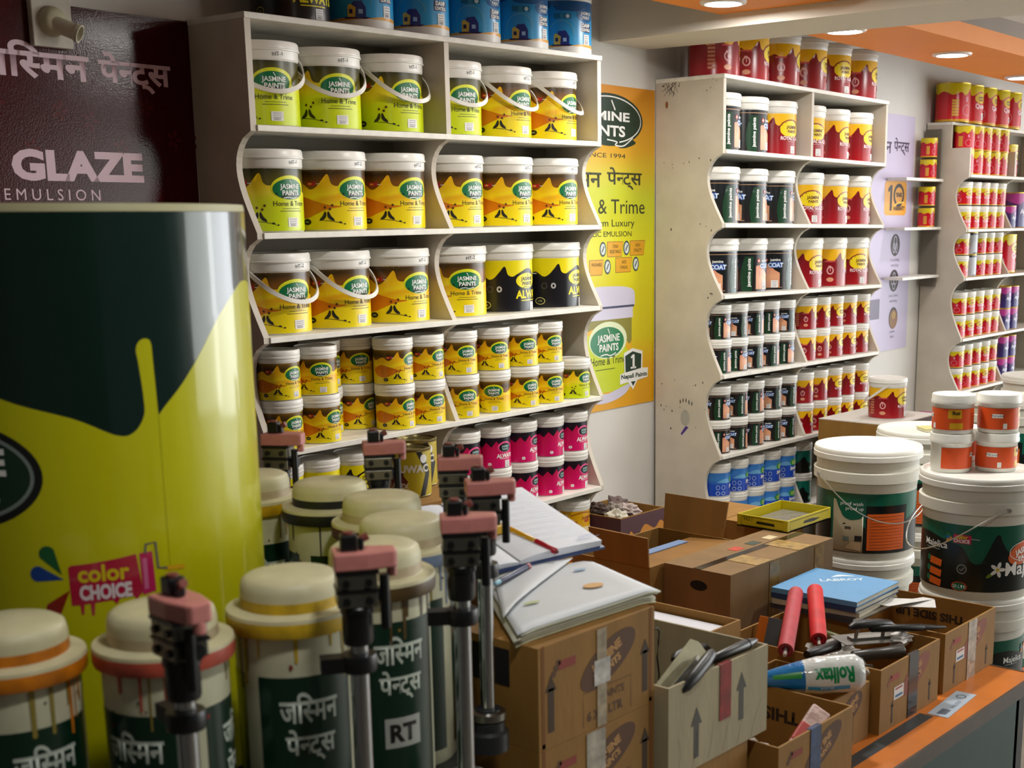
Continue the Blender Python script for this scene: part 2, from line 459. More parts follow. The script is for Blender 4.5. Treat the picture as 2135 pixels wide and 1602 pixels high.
def art_coat():
    a = Art(); K = ramp('coat_black', [(0, '#1d1012'), (.5, '#101512'), (1, '#14161c')], .26, .08); G = mat('#123a20', .3)
    P = ramp('coat_peach', [(0, '#c98a6e'), (.35, '#e0a47c'), (.62, '#d88a6a'), (.8, '#7c3a34'), (1, '#2a1418')], .3, .12)
    a.rect(K, -W2, W2, .003, .145, 0)
    tn = mat('#b78e66', .4); a.rect(tn, -W2, W2, .1335, .1355, 1)
    for o in (0, .15, -.15):
        a.poly(G, smooth_line([(o - .066, .003), (o - .072, .06), (o - .058, .125)]) + [(o - .024, .125), (o - .030, .003)], 1)
        a.poly(P, [(o - .014, .012), (o + .050, .012), (o + .050, .064), (o + .030, .074), (o + .008, .096), (o - .014, .092)], 1)
        a.rect(tn, o - .014, o + .06, .0105, .0125, 2)
        a.text(WHITE_INK, 'jasmine paints', o - .036, .020, .0175, 3, 'l', PI / 2, bold=.026)
        a.poly(mat('#d8574e', .4), [(o - .002, .101), (o + .006, .110), (o - .002, .119), (o - .010, .110)], 3); a.ell(WHITE_INK, o - .002, .110, .003, .0035, 4, 10)
        a.rect(mat('#1c3f86', .35), o + .012, o + .056, .082, .104, 2)
        a.text(WHITE_INK, 'jasmine', o + .032, .107, .013, 3, bold=.02); a.text(mat('#c6d8f2', .4), 'COAT', o + .034, .085, .021, 3, bold=.05)
        a.text(mat('#e8a8a0', .4), '3', o + .002, .056, .030, 3)
        sticker(a, o + .030, .024, .026, .026)
    return a

def art_pink():
    a = Art(); M = ramp('always_pink', [(0, '#d8106a'), (.6, '#cc0e58'), (1, '#a8083c')], .28, .06); K = mat('#15101e', .28)
    a.rect(K, -W2, W2, .003, .145, 0)
    sk = []
    pts = [(-.272, .10), (-.24, .118), (-.215, .095), (-.19, .122), (-.165, .098), (-.135, .112), (-.11, .096), (-.085, .121), (-.06, .099), (-.035, .128), (-.02, .108), (.02, .122), (.045, .100), (.075, .118), (.10, .098), (.13, .124), (.16, .098), (.19, .115), (.22, .099), (.25, .12), (.272, .10)]
    a.poly(M, [(-.2717, .003)] + pts + [(.2717, .003)], 1)
    a.ell(mat('#e8508a', .3), .012, .098, .042, .026, 2); a.ell(K, .014, .096, .036, .0205, 3)
    a.text(mat('#9fc6c0', .4), 'JASMINE', .015, .097, .0125, 4, bold=.026); a.text(mat('#9fc6c0', .4), 'PAINTS', .015, .0845, .0125, 4, bold=.026)
    a.text(WHITE_INK, 'ALWAYS', .014, .050, .025, 3, bold=.04); a.rect(WHITE_INK, -.02, .04, .044, .0457, 3)
    a.ell(WHITE_INK, -.070, .022, .0095, .0075, 3); a.text(mat('#a8083c', .4), '1L', -.070, .0185, .009, 4)
    sticker(a, .026, .020, .032, .032)
    return a

def art_blue():
    a = Art(); B = ramp('wall_blue', [(0, '#1b49b8'), (.5, '#1c50c0'), (.75, '#3f86d2'), (1, '#2f74c4')], .3, .14)
    a.rect(B, -W2, W2, .006, .138, 0)
    a.poly(mat('#6fb0e0', .35), smooth_line([(-.12, .085), (-.06, .105), (0, .092), (.05, .110), (.02, .088), (-.05, .080), (-.12, .085)]), 1)
    a.ell(mat('#2f9a4a', .3), .010, .098, .038, .021, 2); a.text(mat('#e4ef8a', .4), 'JASMINE', .011, .098, .0125, 3, bold=.026); a.text(mat('#e4ef8a', .4), 'PAINTS', .011, .086, .0125, 3, bold=.026)
    a.text(WHITE_INK, 'Jasmine', .012, .056, .024, 3, bold=.05); a.rect(WHITE_INK, -.02, .045, .049, .0507, 3)
    sticker(a, .022, .026, .032, .028)
    for x in (-.075, -.110): a.ring(mat('#c2d4ee', .4), x, .055, .011, .012, .0024, 3); a.ring(mat('#c2d4ee', .4), x, .022, .0115, .0095, .003, 3)
    return a

def art_teal():
    a = Art(); a.rect(mat('#0c6a5a', .3), -W2, W2, .003, .145, 0)
    a.poly(mat('#0c1413', .3), [(-.2717, .003), (-.2717, .06)] + smooth_line([(-.27, .06), (-.15, .05), (-.10, .074), (-.06, .104), (-.03, .07), (.04, .050), (.10, .07), (.2, .05), (.27, .06)]) + [(.2717, .003)], 1)
    a.ell(mat('#2d8a6a', .3), .01, .034, .03, .02, 2); a.text(WHITE_INK, 'JASMINE', .01, .030, .011, 3, bold=.026)
    return a

def art_queen(k=1.0):
    a = Art(); Y = ramp('queen_yellow', [(0, '#e0a012'), (1, '#d8c814')], .25, .04); Rd = ramp('queen_red', [(0, '#d0121c'), (.5, '#c40f26'), (1, '#a80c18')], .24, .06)
    a.rect(Y, -W2, W2, .003, .190, 0)
    mountains(a, Rd, [(x, y + .034) for x, y in HOME_LINE], .014, 1)
    a.ell(Y, .012, .128, .046, .026, 2); a.text(mat('#5c2408', .4), 'JASMINE', .013, .128, .0135, 3, bold=.026); a.text(mat('#5c2408', .4), 'PAINTS', .013, .114, .0135, 3, bold=.026)
    a.text(mat('#f4dde2', .4), 'Queen', .016, .078, .034, 3, bold=.026)
    sticker(a, .030, .038, .028, .034)
    a.ring(mat('#d88a9a', .4), -.100, .058, .026, .026, .004, 3); a.rect(mat('#d88a9a', .4), -.108, -.092, .10, .125, 3)
    for k in range(6): a.rect(mat('#d8a834', .4), -.185, -.150, .030 + k * .014, .041 + k * .014, 3)
    return a

def art_purple():
    a = Art(); a.rect(ramp('always_purple', [(0, '#3a2f78'), (.5, '#3a2a68'), (1, '#7a2a78')], .28, .1), -W2, W2, .003, .19, 0)
    a.poly(mat('#b83a94', .3), [(-.2717, .19), (.2717, .19)] + smooth_line([(.27, .15), (.15, .16), (.05, .135), (0, .16), (-.06, .13), (-.15, .155), (-.27, .15)]), 1)
    a.ell(mat('#b070b8', .3), .01, .125, .03, .018, 2)
    a.text(mat('#e8e6f6', .4), 'ALWAYS', .02, .08, .034, 3, bold=.05); a.rect(mat('#b8b4d8', .4), -.03, .06, .07, .073, 3)
    sticker(a, .034, .030, .032, .034)
    return a

def art_yellow():
    a = Art(); a.rect(ramp('primer_yellow', [(0, '#d8a010'), (.6, '#e0a80c'), (1, '#d89a0a')], .3, .1), -W2, W2, .003, .160, 0)
    a.rect(mat('#f0d9a0', .4), -W2, W2, .040, .062, 1); a.line(mat('#a86a08', .4), smooth_line([(-.10, .12), (-.03, .135), (.05, .125), (.10, .14)]), .008, 1)
    for k, x in enumerate((-.08, .0, .075)): a.rect(mat('#b0420c', .4), x - .02, x + .016, .078 + .006 * k, .092 + .006 * k, 2)
    a.text(mat('#8a3208', .4), 'JASMINE', .0, .10, .02, 2, bold=.026)
    return a

def art_grey():
    a = Art(); a.rect(mat('#a9adb4', .3), -W2, W2, .003, .19, 0); a.rect(mat('#1d2a38', .3), -W2, W2, .172, .19, 1)
    a.poly(mat('#2a2f36', .3), smooth_line([(-.06, .0), (-.03, .02), (.02, .016), (.05, .0)]) + [(.05, .003), (-.06, .003)], 1)
    return a

# ------------------------------------------------------------------ paint containers
PIT = .003
def tub_profile(top): return [(0, .004), (.070, .004), (.078, .0), (.0850, .0), (.0860, .004), (RB, .010), (RB, .140), (.0872, .146), (.0885, .147), (.0893, .150), (.0893, top), (.0860, top), (0, top)]
def lid_profile(z): return [(0, z - .001), (.0890, z - .001), (.0925, z), (.0928, z + .003), (.0912, z + .0045), (.0905, z + .017), (.0880, z + .0205), (.0850, z + .021), (.0838, z + .0185), (0, z + .0180)]
SMALL_TUB = [(0, .003), (.072, .003), (.080, 0), (.0860, .001), (RB, .006), (RB, .141), (.0895, .146), (.0895, .156), (.0868, .158), (0, .158)]
SMALL_LID = [(0, .157), (.0868, .157), (.0915, .160), (.0915, .166), (.0895, .168), (.0908, .172), (.0908, .184), (.0890, .189), (.0850, .190), (.0838, .186), (0, .186)]
TIN_BODY = [(0, .004), (.082, .004), (.084, .0), (.0875, .0), (.0885, .003), (RB, .006), (RB, .189), (.0885, .192), (.0882, .196), (.0845, .196), (.0845, .190), (0, .190)]

def bail(parent, r=.0915, zp=.158, drop=.082, out=.032, w=.0105):
    pts = []
    for k in range(29):
        t = PI * k / 28; s = math.sin(t)
        pts.append((r * math.cos(t) * (1.0 + .05 * s), -(r + out) * s ** .75 * .86, zp - drop * s ** .9))
    bm = bmesh.new()
    sweep(bm, pts, [(-w / 2 * .3, -w / 2), (w / 2 * .3, -w / 2), (w / 2 * .3, w / 2), (-w / 2 * .3, w / 2)], up=Vector((0, .25, 1)))
    for s in (-1, 1): rod(bm, (s * (r - .005), 0, zp), (s * (r + .005), 0, zp), .006)
    o = finish('bail_handle', bm, mat('#dedcd2', .4), parent, smooth=40)
    return o

MESH = {}
def container(kind, art, small=False, tin=False, top=.168):
    """prototype: tub, lid and label meshes kept for reuse"""
    if kind in MESH: return MESH[kind]
    P = {}
    e = empty('proto')
    if tin:
        o = turned('tin_body', TIN_BODY, mat('#cfb04a', .3, .6), e); P['tin_body'] = o.data
    else:
        o = turned('tub', SMALL_TUB if small else tub_profile(top), WHITE_PLASTIC, e); P['tub'] = o.data
        o = turned('lid', SMALL_LID if small else lid_profile(top), mat('#e9e7df', .36, var=.04, scale=30), e); P['lid'] = o.data
    fn, st = round_wrap(RB + .0008)
    o = art.mesh('label', fn, e, st); P['label'] = o.data
    kill(e)
    MESH[kind] = P
    return P

def place_container(kind, name, loc, rz, scale, label, cat, group, handle=None):
    P = MESH[kind]
    e = empty(name, loc, rz, label, cat, group); e.scale = (scale,) * 3
    for n, me in P.items():
        o = bpy.data.objects.new(n, me); col.objects.link(o); o.parent = e
    if handle: 
        if 'bail' not in MESH:
            h = bail(None); MESH['bail'] = h.data; bpy.data.objects.remove(h)
        o = bpy.data.objects.new('bail_handle', MESH['bail']); col.objects.link(o); o.parent = e; o.rotation_euler = (0, 0, handle)
    return e

container('lime', art_home(True, 'HT-1')); container('amber', art_home(False, 'HT-2')); container('always', art_always()); container('damp', art_damp())
container('glaze', art_glaze()); container('coat', art_coat())
container('amber_s', art_home(False), True); container('lime_s', art_home(True), True); container('always_s', art_always(), True)
container('glaze_s', art_glaze(), True); container('coat_s', art_coat(), True); container('pink_s', art_pink(), True)
container('blue_s', art_blue(), True); container('teal_s', art_teal(), True); container('yellow_s', art_yellow(), True)
container('queen_s', art_queen().squash(.74), True); container('queen', art_queen(), tin=True); container('purple', art_purple(), tin=True); container('grey', art_grey(), tin=True)
# ------------------------------------------------------------------ the room
WA = math.atan(.049)                                    # the back wall runs at a slight angle to the table
WALL = mat('#d9d6d0', .7, var=.06, scale=3, bump=.05, bscale=25)
def on_wall(o): o.location = (0, .2085, 0); o.rotation_euler = (0, 0, WA); return o

def structure(name, lst, m): return tag(boxes(name, lst, m), kind='structure')
on_wall(structure('wall_back', [(-3.2, 9.2, 0, .12, 0, 2.7)], WALL))
structure('floor', [(-4, 9.4, -7, .9, -.06, 0)], mat('#8d8578', .5, var=.2, scale=4))
structure('wall_right', [(9.2, 9.3, -7, .9, 0, 2.7)], WALL)
structure('wall_left', [(-3.3, -3.2, -7, .3, 0, 2.7)], mat('#4a4640', .7, var=.1, scale=3))
structure('ceiling', [(-3.2, 9.2, -.62, .8, 2.60, 2.66), (-3.2, 9.2, -7, -.60, 2.243, 2.30), (-3.2, 9.2, -.62, -.58, 2.25, 2.62)], mat('#dcd8d2', .75))
bm = bmesh.new()
extrude_poly(bm, [(1.561, .30), (1.548, -3.4), (2.06, -3.4), (1.818, .31)], lambda a, b, d: Vector((a, b, d)), 2.147, 2.62)
tag(finish('trim_1', bm, mat('#d6cfc2', .7)), kind='structure')
ORANGE = mat('#f28c10', .55, var=.04, scale=4)
def slab(name, pts):
    bm = bmesh.new(); extrude_poly(bm, pts, lambda a, b, d: Vector((a, b, d)), 2.185, 2.244)
    return tag(finish(name, bm, ORANGE), kind='structure')
slab('trim_2', [(-3.1, -.23), (-3.1, -.74), (1.552, -.70), (1.560, -.176)])
slab('trim_3', [(1.83, -.150), (1.86, -.484), (9.1, -.20), (9.1, .30)])

def downlight(x, y, z, r, power, label, glow=30.0):
    e = empty('ceiling_downlight', (x, y, z), 0, label, 'ceiling light', 'round downlights in the ceiling')
    turned('trim_ring', [(r * .74, -.001), (r * .78, -.008), (r * .96, -.006), (r, 0), (r * .74, 0)], mat('#ece9e4', .35), e, smooth=50)
    turned('lens', [(0, -.004), (r * .75, -.004), (r * .75, 0), (0, 0)], mat('#f4f0ff', .4, emit=glow), e)
    l = bpy.data.lights.new('downlight_beam', 'AREA'); l.shape = 'DISK'; l.size = r * 1.5; l.energy = power; l.color = (1.0, .98, .92)
    o = bpy.data.objects.new('downlight_beam', l); col.objects.link(o); o.parent = e; o.location = (0, 0, -.012)
    return e
downlight(1.365, -.316, 2.185, .066, 5.0, 'round white downlight in the orange ceiling strip left of the white beam')
downlight(2.096, -.288, 2.185, .070, 2.5, 'round downlight half hidden behind the white ceiling beam')
downlight(2.927, -.267, 2.185, .072, 2.5, 'round glowing downlight in the orange strip above the middle rack end')
downlight(3.903, -.133, 2.185, .072, 2.5, 'round downlight in the orange strip at the right edge of the photo')
downlight(.70, -.92, 2.243, .09, 11.0, 'round downlight in the white ceiling above the cardboard boxes')
downlight(1.28, -1.70, 2.243, .09, 9.0, 'round downlight in the white ceiling in front of the pails')
downlight(-1.15, -2.05, 2.243, .09, 5.5, 'unseen round downlight added in the white ceiling to brighten the tinting machine')  # added lamp out of view, brightens the machine and the left foreground
downlight(2.55, -3.35, 2.243, .09, 8.0, 'round downlight in the white ceiling near the shop door')

# ------------------------------------------------------------------ posters on the wall
def fit(a, m, body, x0, x1, y0, y1, L=2, bold=0.0):
    v, f = devanagari(body, bold) if isinstance(body, list) else glyphs(body, bold)
    ax, bx = min(p[0] for p in v), max(p[0] for p in v); ay, by = min(p[1] for p in v), max(p[1] for p in v)
    a.items.append(([(x0 + (p[0] - ax) / (bx - ax) * (x1 - x0), y0 + (p[1] - ay) / (by - ay) * (y1 - y0)) for p in v], f, a._m(m), L))

def one(a, m, x0, x1, y0, y1, L, foot=True):
    w, h = x1 - x0, y1 - y0; s0, s1 = (x0 + w * .34, x0 + w * .72) if foot else (x0 + w * .5, x1)
    a.poly(m, [(s0, y0), (s1, y0), (s1, y1), (s0 + w * .02, y1), (x0 + w * .04, y1 - h * .14), (x0 + w * .04, y1 - h * .28), (s0, y1 - h * .22)], L)
    if foot: a.rect(m, x0, x1, y0, y0 + h * .13, L)

def poster(name, label, a, x0, x1, z0, z1, m):
    a.items.insert(0, ([(x0, z0), (x1, z0), (x1, z1), (x0, z1)], [(0, 1, 2, 3)], a._m(m), 0))
    bm = bmesh.new(); box(bm, x0, x1, -.0022, -.0002, z0, z1, a._m(m)); a.build(bm, lambda x, y, l: Vector((x, -.0024 - l, y)), eps=.0003)
    o = finish(name, bm, a.mats, smooth='art'); tag(o, label, 'poster', 'product posters on the back wall')
    return on_wall(o)

a = Art(); ink = mat('#dcbcc8', .45)
fit(a, ink, JASMIN, -.520, -.262, 1.889, 1.962, 1, .028); fit(a, ink, PENTS, -.240, -.058, 1.876, 1.957, 1, .028)
fit(a, ink, 'GLAZE', -.459, -.147, 1.685, 1.749, 1, .05); fit(a, ink, 'ROYAL', -.86, -.50, 1.685, 1.749, 1, .075)
fit(a, ink, 'E M U L S I O N', -.480, -.260, 1.646, 1.669, 1)
redfl = mat('#560a0e', .13, bump=.04, bscale=300, spec=.22)
for i in range(9):
    cx, cy = -.55 + .07 * i, 1.80 + .05 * math.sin(i * 2.3)
    for k in range(5): a.ell(redfl, cx + .012 * math.cos(k * 1.257), cy + .014 * math.sin(k * 1.257), .008, .004, .5, 10, k * 1.257)
poster('wall_poster', 'dark red glossy poster with large white lettering on the left wall', a, -1.35, -.003, .9, 2.040, mat('#430509', .13, var=.25, scale=5, bump=.04, bscale=300, spec=.22))

a = Art(); G = mat('#10301f', .35); dk = mat('#2f3212', .5)
a.ell(G, 1.612, 1.914, .190, .082, 1, 48); a.ring(WHITE_INK, 1.612, 1.914, .178, .072, .004, 2, 48, -1.25, PI + .6)
a.poly(G, smooth_line([(1.64, 1.845), (1.67, 1.828), (1.72, 1.832), (1.76, 1.85), (1.66, 1.87)]), 1.5); a.line(WHITE_INK, smooth_line([(1.60, 1.852), (1.655, 1.846), (1.645, 1.837), (1.672, 1.833), (1.70, 1.838), (1.745, 1.862)]), .004, 2)
fit(a, WHITE_INK, 'JASMINE', 1.415, 1.726, 1.902, 1.940, 3, .03); fit(a, WHITE_INK, 'PAINTS', 1.445, 1.701, 1.862, 1.897, 3, .03); a.line(WHITE_INK, [(1.645, 1.945), (1.625, 1.975)], .006, 3)
fit(a, dk, 'SINCE 1994', 1.475, 1.702, 1.795, 1.809, 2); fit(a, dk, JASMIN, 1.30, 1.568, 1.700, 1.766, 2, .015); fit(a, dk, PENTS, 1.600, 1.797, 1.695, 1.766, 2, .015)
fit(a, dk, 'Home & Trime', 1.33, 1.814, 1.618, 1.664, 2); fit(a, dk, 'Premium Luxury', 1.44, 1.754, 1.570, 1.600, 2); fit(a, dk, 'ACRYLIC EMULSION', 1.43, 1.737, 1.545, 1.562, 2)
OT = mat('#e0a41c', .4); BL = mat('#3a4a50', .4)
for cx, cy, tx0, tx1, s in ((1.575, 1.505, 1.598, 1.690, 'STAIN RESISTANCE'), (1.708, 1.507, 1.728, 1.818, 'HIGH OPACITY'), (1.600, 1.448, 1.500, 1.580, 'WASHABLE'), (1.762, 1.453, 1.645, 1.742, 'ANTI FUNGAL')):
    a.ell(BL, cx, cy, .018, .024, 2); a.ell(mat('#cfd8d2', .4), cx, cy, .013, .018, 3); a.line(BL, [(cx - .006, cy - .009), (cx + .006, cy + .010)], .005, 4)
    a.poly(mat('#a0641c', .4), [(tx0, cy - .026), (tx1 - .01, cy - .026), (tx1, cy + .024), (tx0, cy + .024)], 1); a.poly(OT, [(tx0 + .002, cy - .024), (tx1 - .012, cy - .024), (tx1 - .002, cy + .022), (tx0 + .002, cy + .022)], 2)
    p, q = s.split(' ') if ' ' in s else (s, '')
    a.text(dk, p, (tx0 + tx1) / 2, cy + .003, .016, 3, sx=.7); a.text(dk, q, (tx0 + tx1) / 2, cy - .014, .016, 3, sx=.7)
lil = mat('#cfcbe0', .4); lil2 = mat('#3d4464', .4)
a.poly(lil, smooth_line([(1.40, 1.36), (1.50, 1.383), (1.66, 1.383), (1.74, 1.372), (1.757, 1.352)]) + [(1.757, 1.318), (1.40, 1.318)], 1); a.rect(lil2, 1.40, 1.752, 1.312, 1.319, 2)
a.rect(lil, 1.40, 1.745, 1.276, 1.312, 1); a.rect(mat('#8a8436', .4), 1.40, 1.738, 1.15, 1.276, 1)
a.poly(mat('#e8b018', .4), smooth_line([(1.40, 1.19), (1.47, 1.235), (1.57, 1.255), (1.67, 1.235), (1.72, 1.19), (1.738, 1.20)]) + [(1.735, 1.03), (1.40, 1.03)], 1.5)
a.poly(mat('#c6d41c', .4), smooth_line([(1.40, 1.17), (1.47, 1.222), (1.57, 1.243), (1.66, 1.222), (1.71, 1.17), (1.73, 1.14)]) + [(1.73, 1.04), (1.40, 1.03)], 2)
a.poly(lil, smooth_line([(1.44, 1.02), (1.55, 1.0), (1.64, 1.005), (1.70, 1.022), (1.73, 1.045)]) + [(1.73, 1.055), (1.60, 1.03), (1.44, 1.04)], 2.5)
jas(a, 1.597, 1.202, 2.15, mat('#0f7a4c', .35), WHITE_INK, mat('#dfe8c0', .4), 4)
fit(a, dk, 'Home & Trime', 1.505, 1.70, 1.128, 1.155, 4); a.rect(dk, 1.53, 1.64, 1.112, 1.114, 4)
a.poly(WHITE_INK, [(1.690, 1.158), (1.742, 1.172), (1.802, 1.158), (1.800, 1.10), (1.835, 1.098), (1.832, 1.066), (1.77, 1.060), (1.745, 1.030), (1.715, 1.058), (1.668, 1.054), (1.668, 1.088), (1.694, 1.092)], 5)
a.poly(mat('#12352a', .4), [(1.698, 1.148), (1.742, 1.161), (1.794, 1.148), (1.792, 1.10), (1.700, 1.092)], 6); one(a, WHITE_INK, 1.730, 1.762, 1.102, 1.150, 7)
fit(a, mat('#12352a', .4), 'Nepali Paints', 1.675, 1.828, 1.066, 1.086, 6, .03); a.poly(mat('#12352a', .4), [(1.732, 1.058), (1.760, 1.058), (1.745, 1.042)], 6)
poster('wall_poster', 'tall yellow poster with green oval emblem between the first two racks', a, 1.05, 1.874, .977, 2.021,
       ramp('poster_yellow', [(0, '#e0a00c'), (.12, '#e0a60c'), (.22, '#d8c60c'), (.5, '#dcd80c'), (.68, '#c6cc24'), (.8, '#d9a41a'), (1, '#d98c10')], .4, .06, 2))

a = Art(); pk = mat('#3c2a4a', .5)
fit(a, pk, JASMIN, 3.50, 3.765, 1.880, 1.952, 1, .02); fit(a, pk, PENTS, 3.790, 3.955, 1.876, 1.952, 1, .02)
a.poly(mat('#e8a21c', .45), [(3.71, 1.625), (3.725, 1.611), (3.932, 1.611), (3.946, 1.625), (3.946, 1.748), (3.932, 1.762), (3.725, 1.762), (3.71, 1.748)], 1)
bk = mat('#2a1418', .5)
one(a, bk, 3.745, 3.790, 1.632, 1.744, 2, False); a.ring(bk, 3.862, 1.700, .050, .044, .016, 2); fit(a, bk, 'YEARS', 3.828, 3.896, 1.692, 1.712, 3, .04)
a.line(mat('#e8c040', .4), smooth_line([(3.80, 1.64), (3.85, 1.665), (3.925, 1.668)]), .008, 3); fit(a, bk, 'WARRANTY', 3.802, 3.930, 1.632, 1.652, 3, .04)
for cy in (1.478, 1.317):
    a.ell(bk, 3.845, cy, .050, .050, 1); 
for dx, dy in ((0, .022), (-.016, -.004), (.016, -.004), (0, -.026)): a.ring(lil, 3.845 + dx, 1.317 + dy, .013, .015, .004, 2, 6, PI / 2, 2.5 * PI)
a.ring(lil, 3.845, 1.487, .016, .030, .004, 2); a.ring(lil, 3.832, 1.465, .010, .022, .004, 2); a.ring(lil, 3.858, 1.465, .010, .022, .004, 2)
a.ell(bk, 3.853, 1.145, .048, .050, 1); a.ell(mat('#8a6440', .5), 3.855, 1.140, .042, .044, 2); a.ell(mat('#b08a40', .5), 3.858, 1.158, .020, .018, 3)
g = mat('#6a6278', .5)
for cy, p, q in ((1.405, 'Cross linking', 'technology'), (1.243, 'Low Carbon', 'technology'), (1.078, 'Leather', 'finish')): a.text(g, p, 3.847, cy, .019, 1); a.text(g, q, 3.847, cy - .024, .019, 1)
a.text(bk, 'JASMINE PAINTS', 3.50, 1.30, .05, 1); a.rect(g, 3.60, 3.70, 1.15, 1.24, 1)
poster('wall_poster', 'pale lilac poster with round icons and orange ten year badge', a, 3.15, 4.012, 1.0, 2.052, mat('#c6bdd8', .5, var=.04, scale=2))

# lamp holder on a white mounting board over the red poster
e = on_wall(empty('lamp_holder')); e.location = (-.348, .2085 - .049 * .348 - .003, 1.99); tag(e, 'cream bulb holder on a white board over the dark red poster', 'lamp holder')
boxes('mounting_board', [(-.046, .044, -.016, 0, -.038, .16)], mat('#cfc9b8', .5, var=.1, scale=30), e, bevel=.002)
T = Matrix.Translation((-.002, -.016, .012)) @ Matrix.Rotation(R(90), 4, 'X')
bm = bmesh.new(); lathe(bm, [(.030, 0), (.030, .006), (.025, .016), (.019, .020), (0, .020)], 28, M=T); finish('rose', bm, mat('#cdc6a6', .4), e, smooth=40)
T = Matrix.Translation((.0, -.028, .006)) @ Matrix.Rotation(R(38), 4, 'Z') @ Matrix.Rotation(R(112), 4, 'X')
bm = bmesh.new(); lathe(bm, [(.0, -.004), (.0165, -.004), (.0165, .040), (.0185, .042), (.0185, .050), (.0150, .050), (.0150, .012), (0, .012)], 28, M=T); finish('socket', bm, mat('#d8d3bc', .4), e, smooth=40)

# ------------------------------------------------------------------ the three white racks with wavy side panels
SHT = .0134
def rack(label, loc, yaw, rl, pt, w, xd, Zs, D, notch=0, top_depth=None):
    e = empty('display_rack', loc, yaw, label, 'shelf rack', 'white wooden display racks')
    M = Matrix.Translation((loc[0], loc[1], 0)) @ Matrix.Rotation(yaw, 4, 'Z') @ Matrix.Translation((0, 0, 1.6)) @ Matrix.Rotation(rl, 4, 'Y') @ Matrix.Rotation(-pt, 4, 'X') @ Matrix.Translation((0, 0, -1.6))
    e.matrix_world = M
    def front(x0, x1):
        P = [(notch, Zs[0] - (SHT if x0 > 0 and notch else 0)), ]
        if notch: P += [(notch, Zs[0] - .118), (.0, Zs[0] - .118)]
        P.append((0, Zs[1] - SHT))
        Q = list(Zs[1:]) + [.02]
        for i in range(len(Q) - 1):
            a, b = Q[i] - SHT, Q[i + 1]
            for k in range(1, 16): s = k / 16; P.append((.060 * math.sin(PI * s ** .66), a + (b - a) * s))
            P.append((0, b)); 
            if i < len(Q) - 2: P.append((0, b - SHT))
        return P
    def panel(name, x0, x1, zt=0):
        P = front(x0, x1); P[0] = (P[0][0], P[0][1] - zt)
        outline = P + [(D, .02), (D, Zs[0] - zt)]
        bm = bmesh.new(); extrude_poly(bm, outline, lambda a, b, d: Vector((d, a, b)), x0, x1)
        finish(name, bm, mat('#c9c0b0', .55, var=.10, scale=9, bump=.03), e)
    panel('side_panel', 0, .016); panel('side_panel', w - .016, w); panel('divider', xd - .008, xd + .008, SHT)
    for i, z in enumerate(Zs):
        if i == 0:
            boxes('top_board', [(-.002, w + .002, notch - .004, D, z - SHT, z)], RACK_EDGE, e, bevel=.0015)
        else:
            boxes('shelf', [(.016, w - .016, -.004, D - .004, z - SHT, z)], RACK_EDGE, e, bevel=.0015)
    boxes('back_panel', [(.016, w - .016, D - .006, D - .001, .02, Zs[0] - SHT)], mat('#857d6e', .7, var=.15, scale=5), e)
    return e, M
Z1 = [2.0433, 1.8083, 1.5745, 1.3414, 1.075, .8006, .53, .26]
Z2 = [2.0592, 1.8229, 1.5852, 1.351, 1.0835, .8077, .54, .27]
Z3 = [2.032, 1.795, 1.546, 1.322, 1.036, .785, .53, .26]
rack1, M1 = rack('nearest white rack, filled with yellow paint buckets', (0, 0, 0), 0, -.0086, -.0037, 1.22, .6077, Z1, .2055)
rack2, M2 = rack('middle white rack with dark left bay and red right bay', (1.8806, .0256, 0), .0287, .0101, .0100, 1.2012, .5959, Z2, .268)
rack3, M3 = rack('far white rack at the right edge, full of red tins', (4.145, .19, 0), .0287, 0, 0, 1.22, .568, Z3, .216, notch=.095)
# dirt marks and a purple paint smear on the left side of the middle rack
a = Art(); dirt = mat('#3c362c', .8); pur = mat('#4a2f86', .6); gry = mat('#a8a49a', .8)
rr = random.Random(4)
for i in range(46):
    y, z = rr.uniform(.02, .25), rr.choice((2.05, 2.03, 1.80, 1.79, 1.58, 1.36, 1.05, .98, .96, .90)) + rr.uniform(-.015, .015)
    a.ell(dirt, y, z - .006, rr.uniform(.0008, .003), rr.uniform(.001, .005), 1, 7)
for i in range(12): a.line(dirt, [(rr.uniform(.02, .09), 2.045), (rr.uniform(.02, .09), 2.02 + rr.uniform(-.02, 0))], .0012, 1)
a.ell(mat('#8a5a30', .8), .045, 1.975, .006, .012, 1, 9); a.ell(gry, .125, .930, .018, .028, 1); a.poly(pur, [(.128, .902), (.140, .898), (.112, .868), (.108, .874)], 2)
for k in range(5): a.ell(dirt, .105 + .012 * k, .985 + .006 * math.sin(k), .0022, .008, 1, 8)
o = a.mesh('paint_marks', lambda x, y, l: Vector((-l - .0002, .268 - x, y)), rack2)
tag(o, 'dark specks and a purple smear on the side panel')

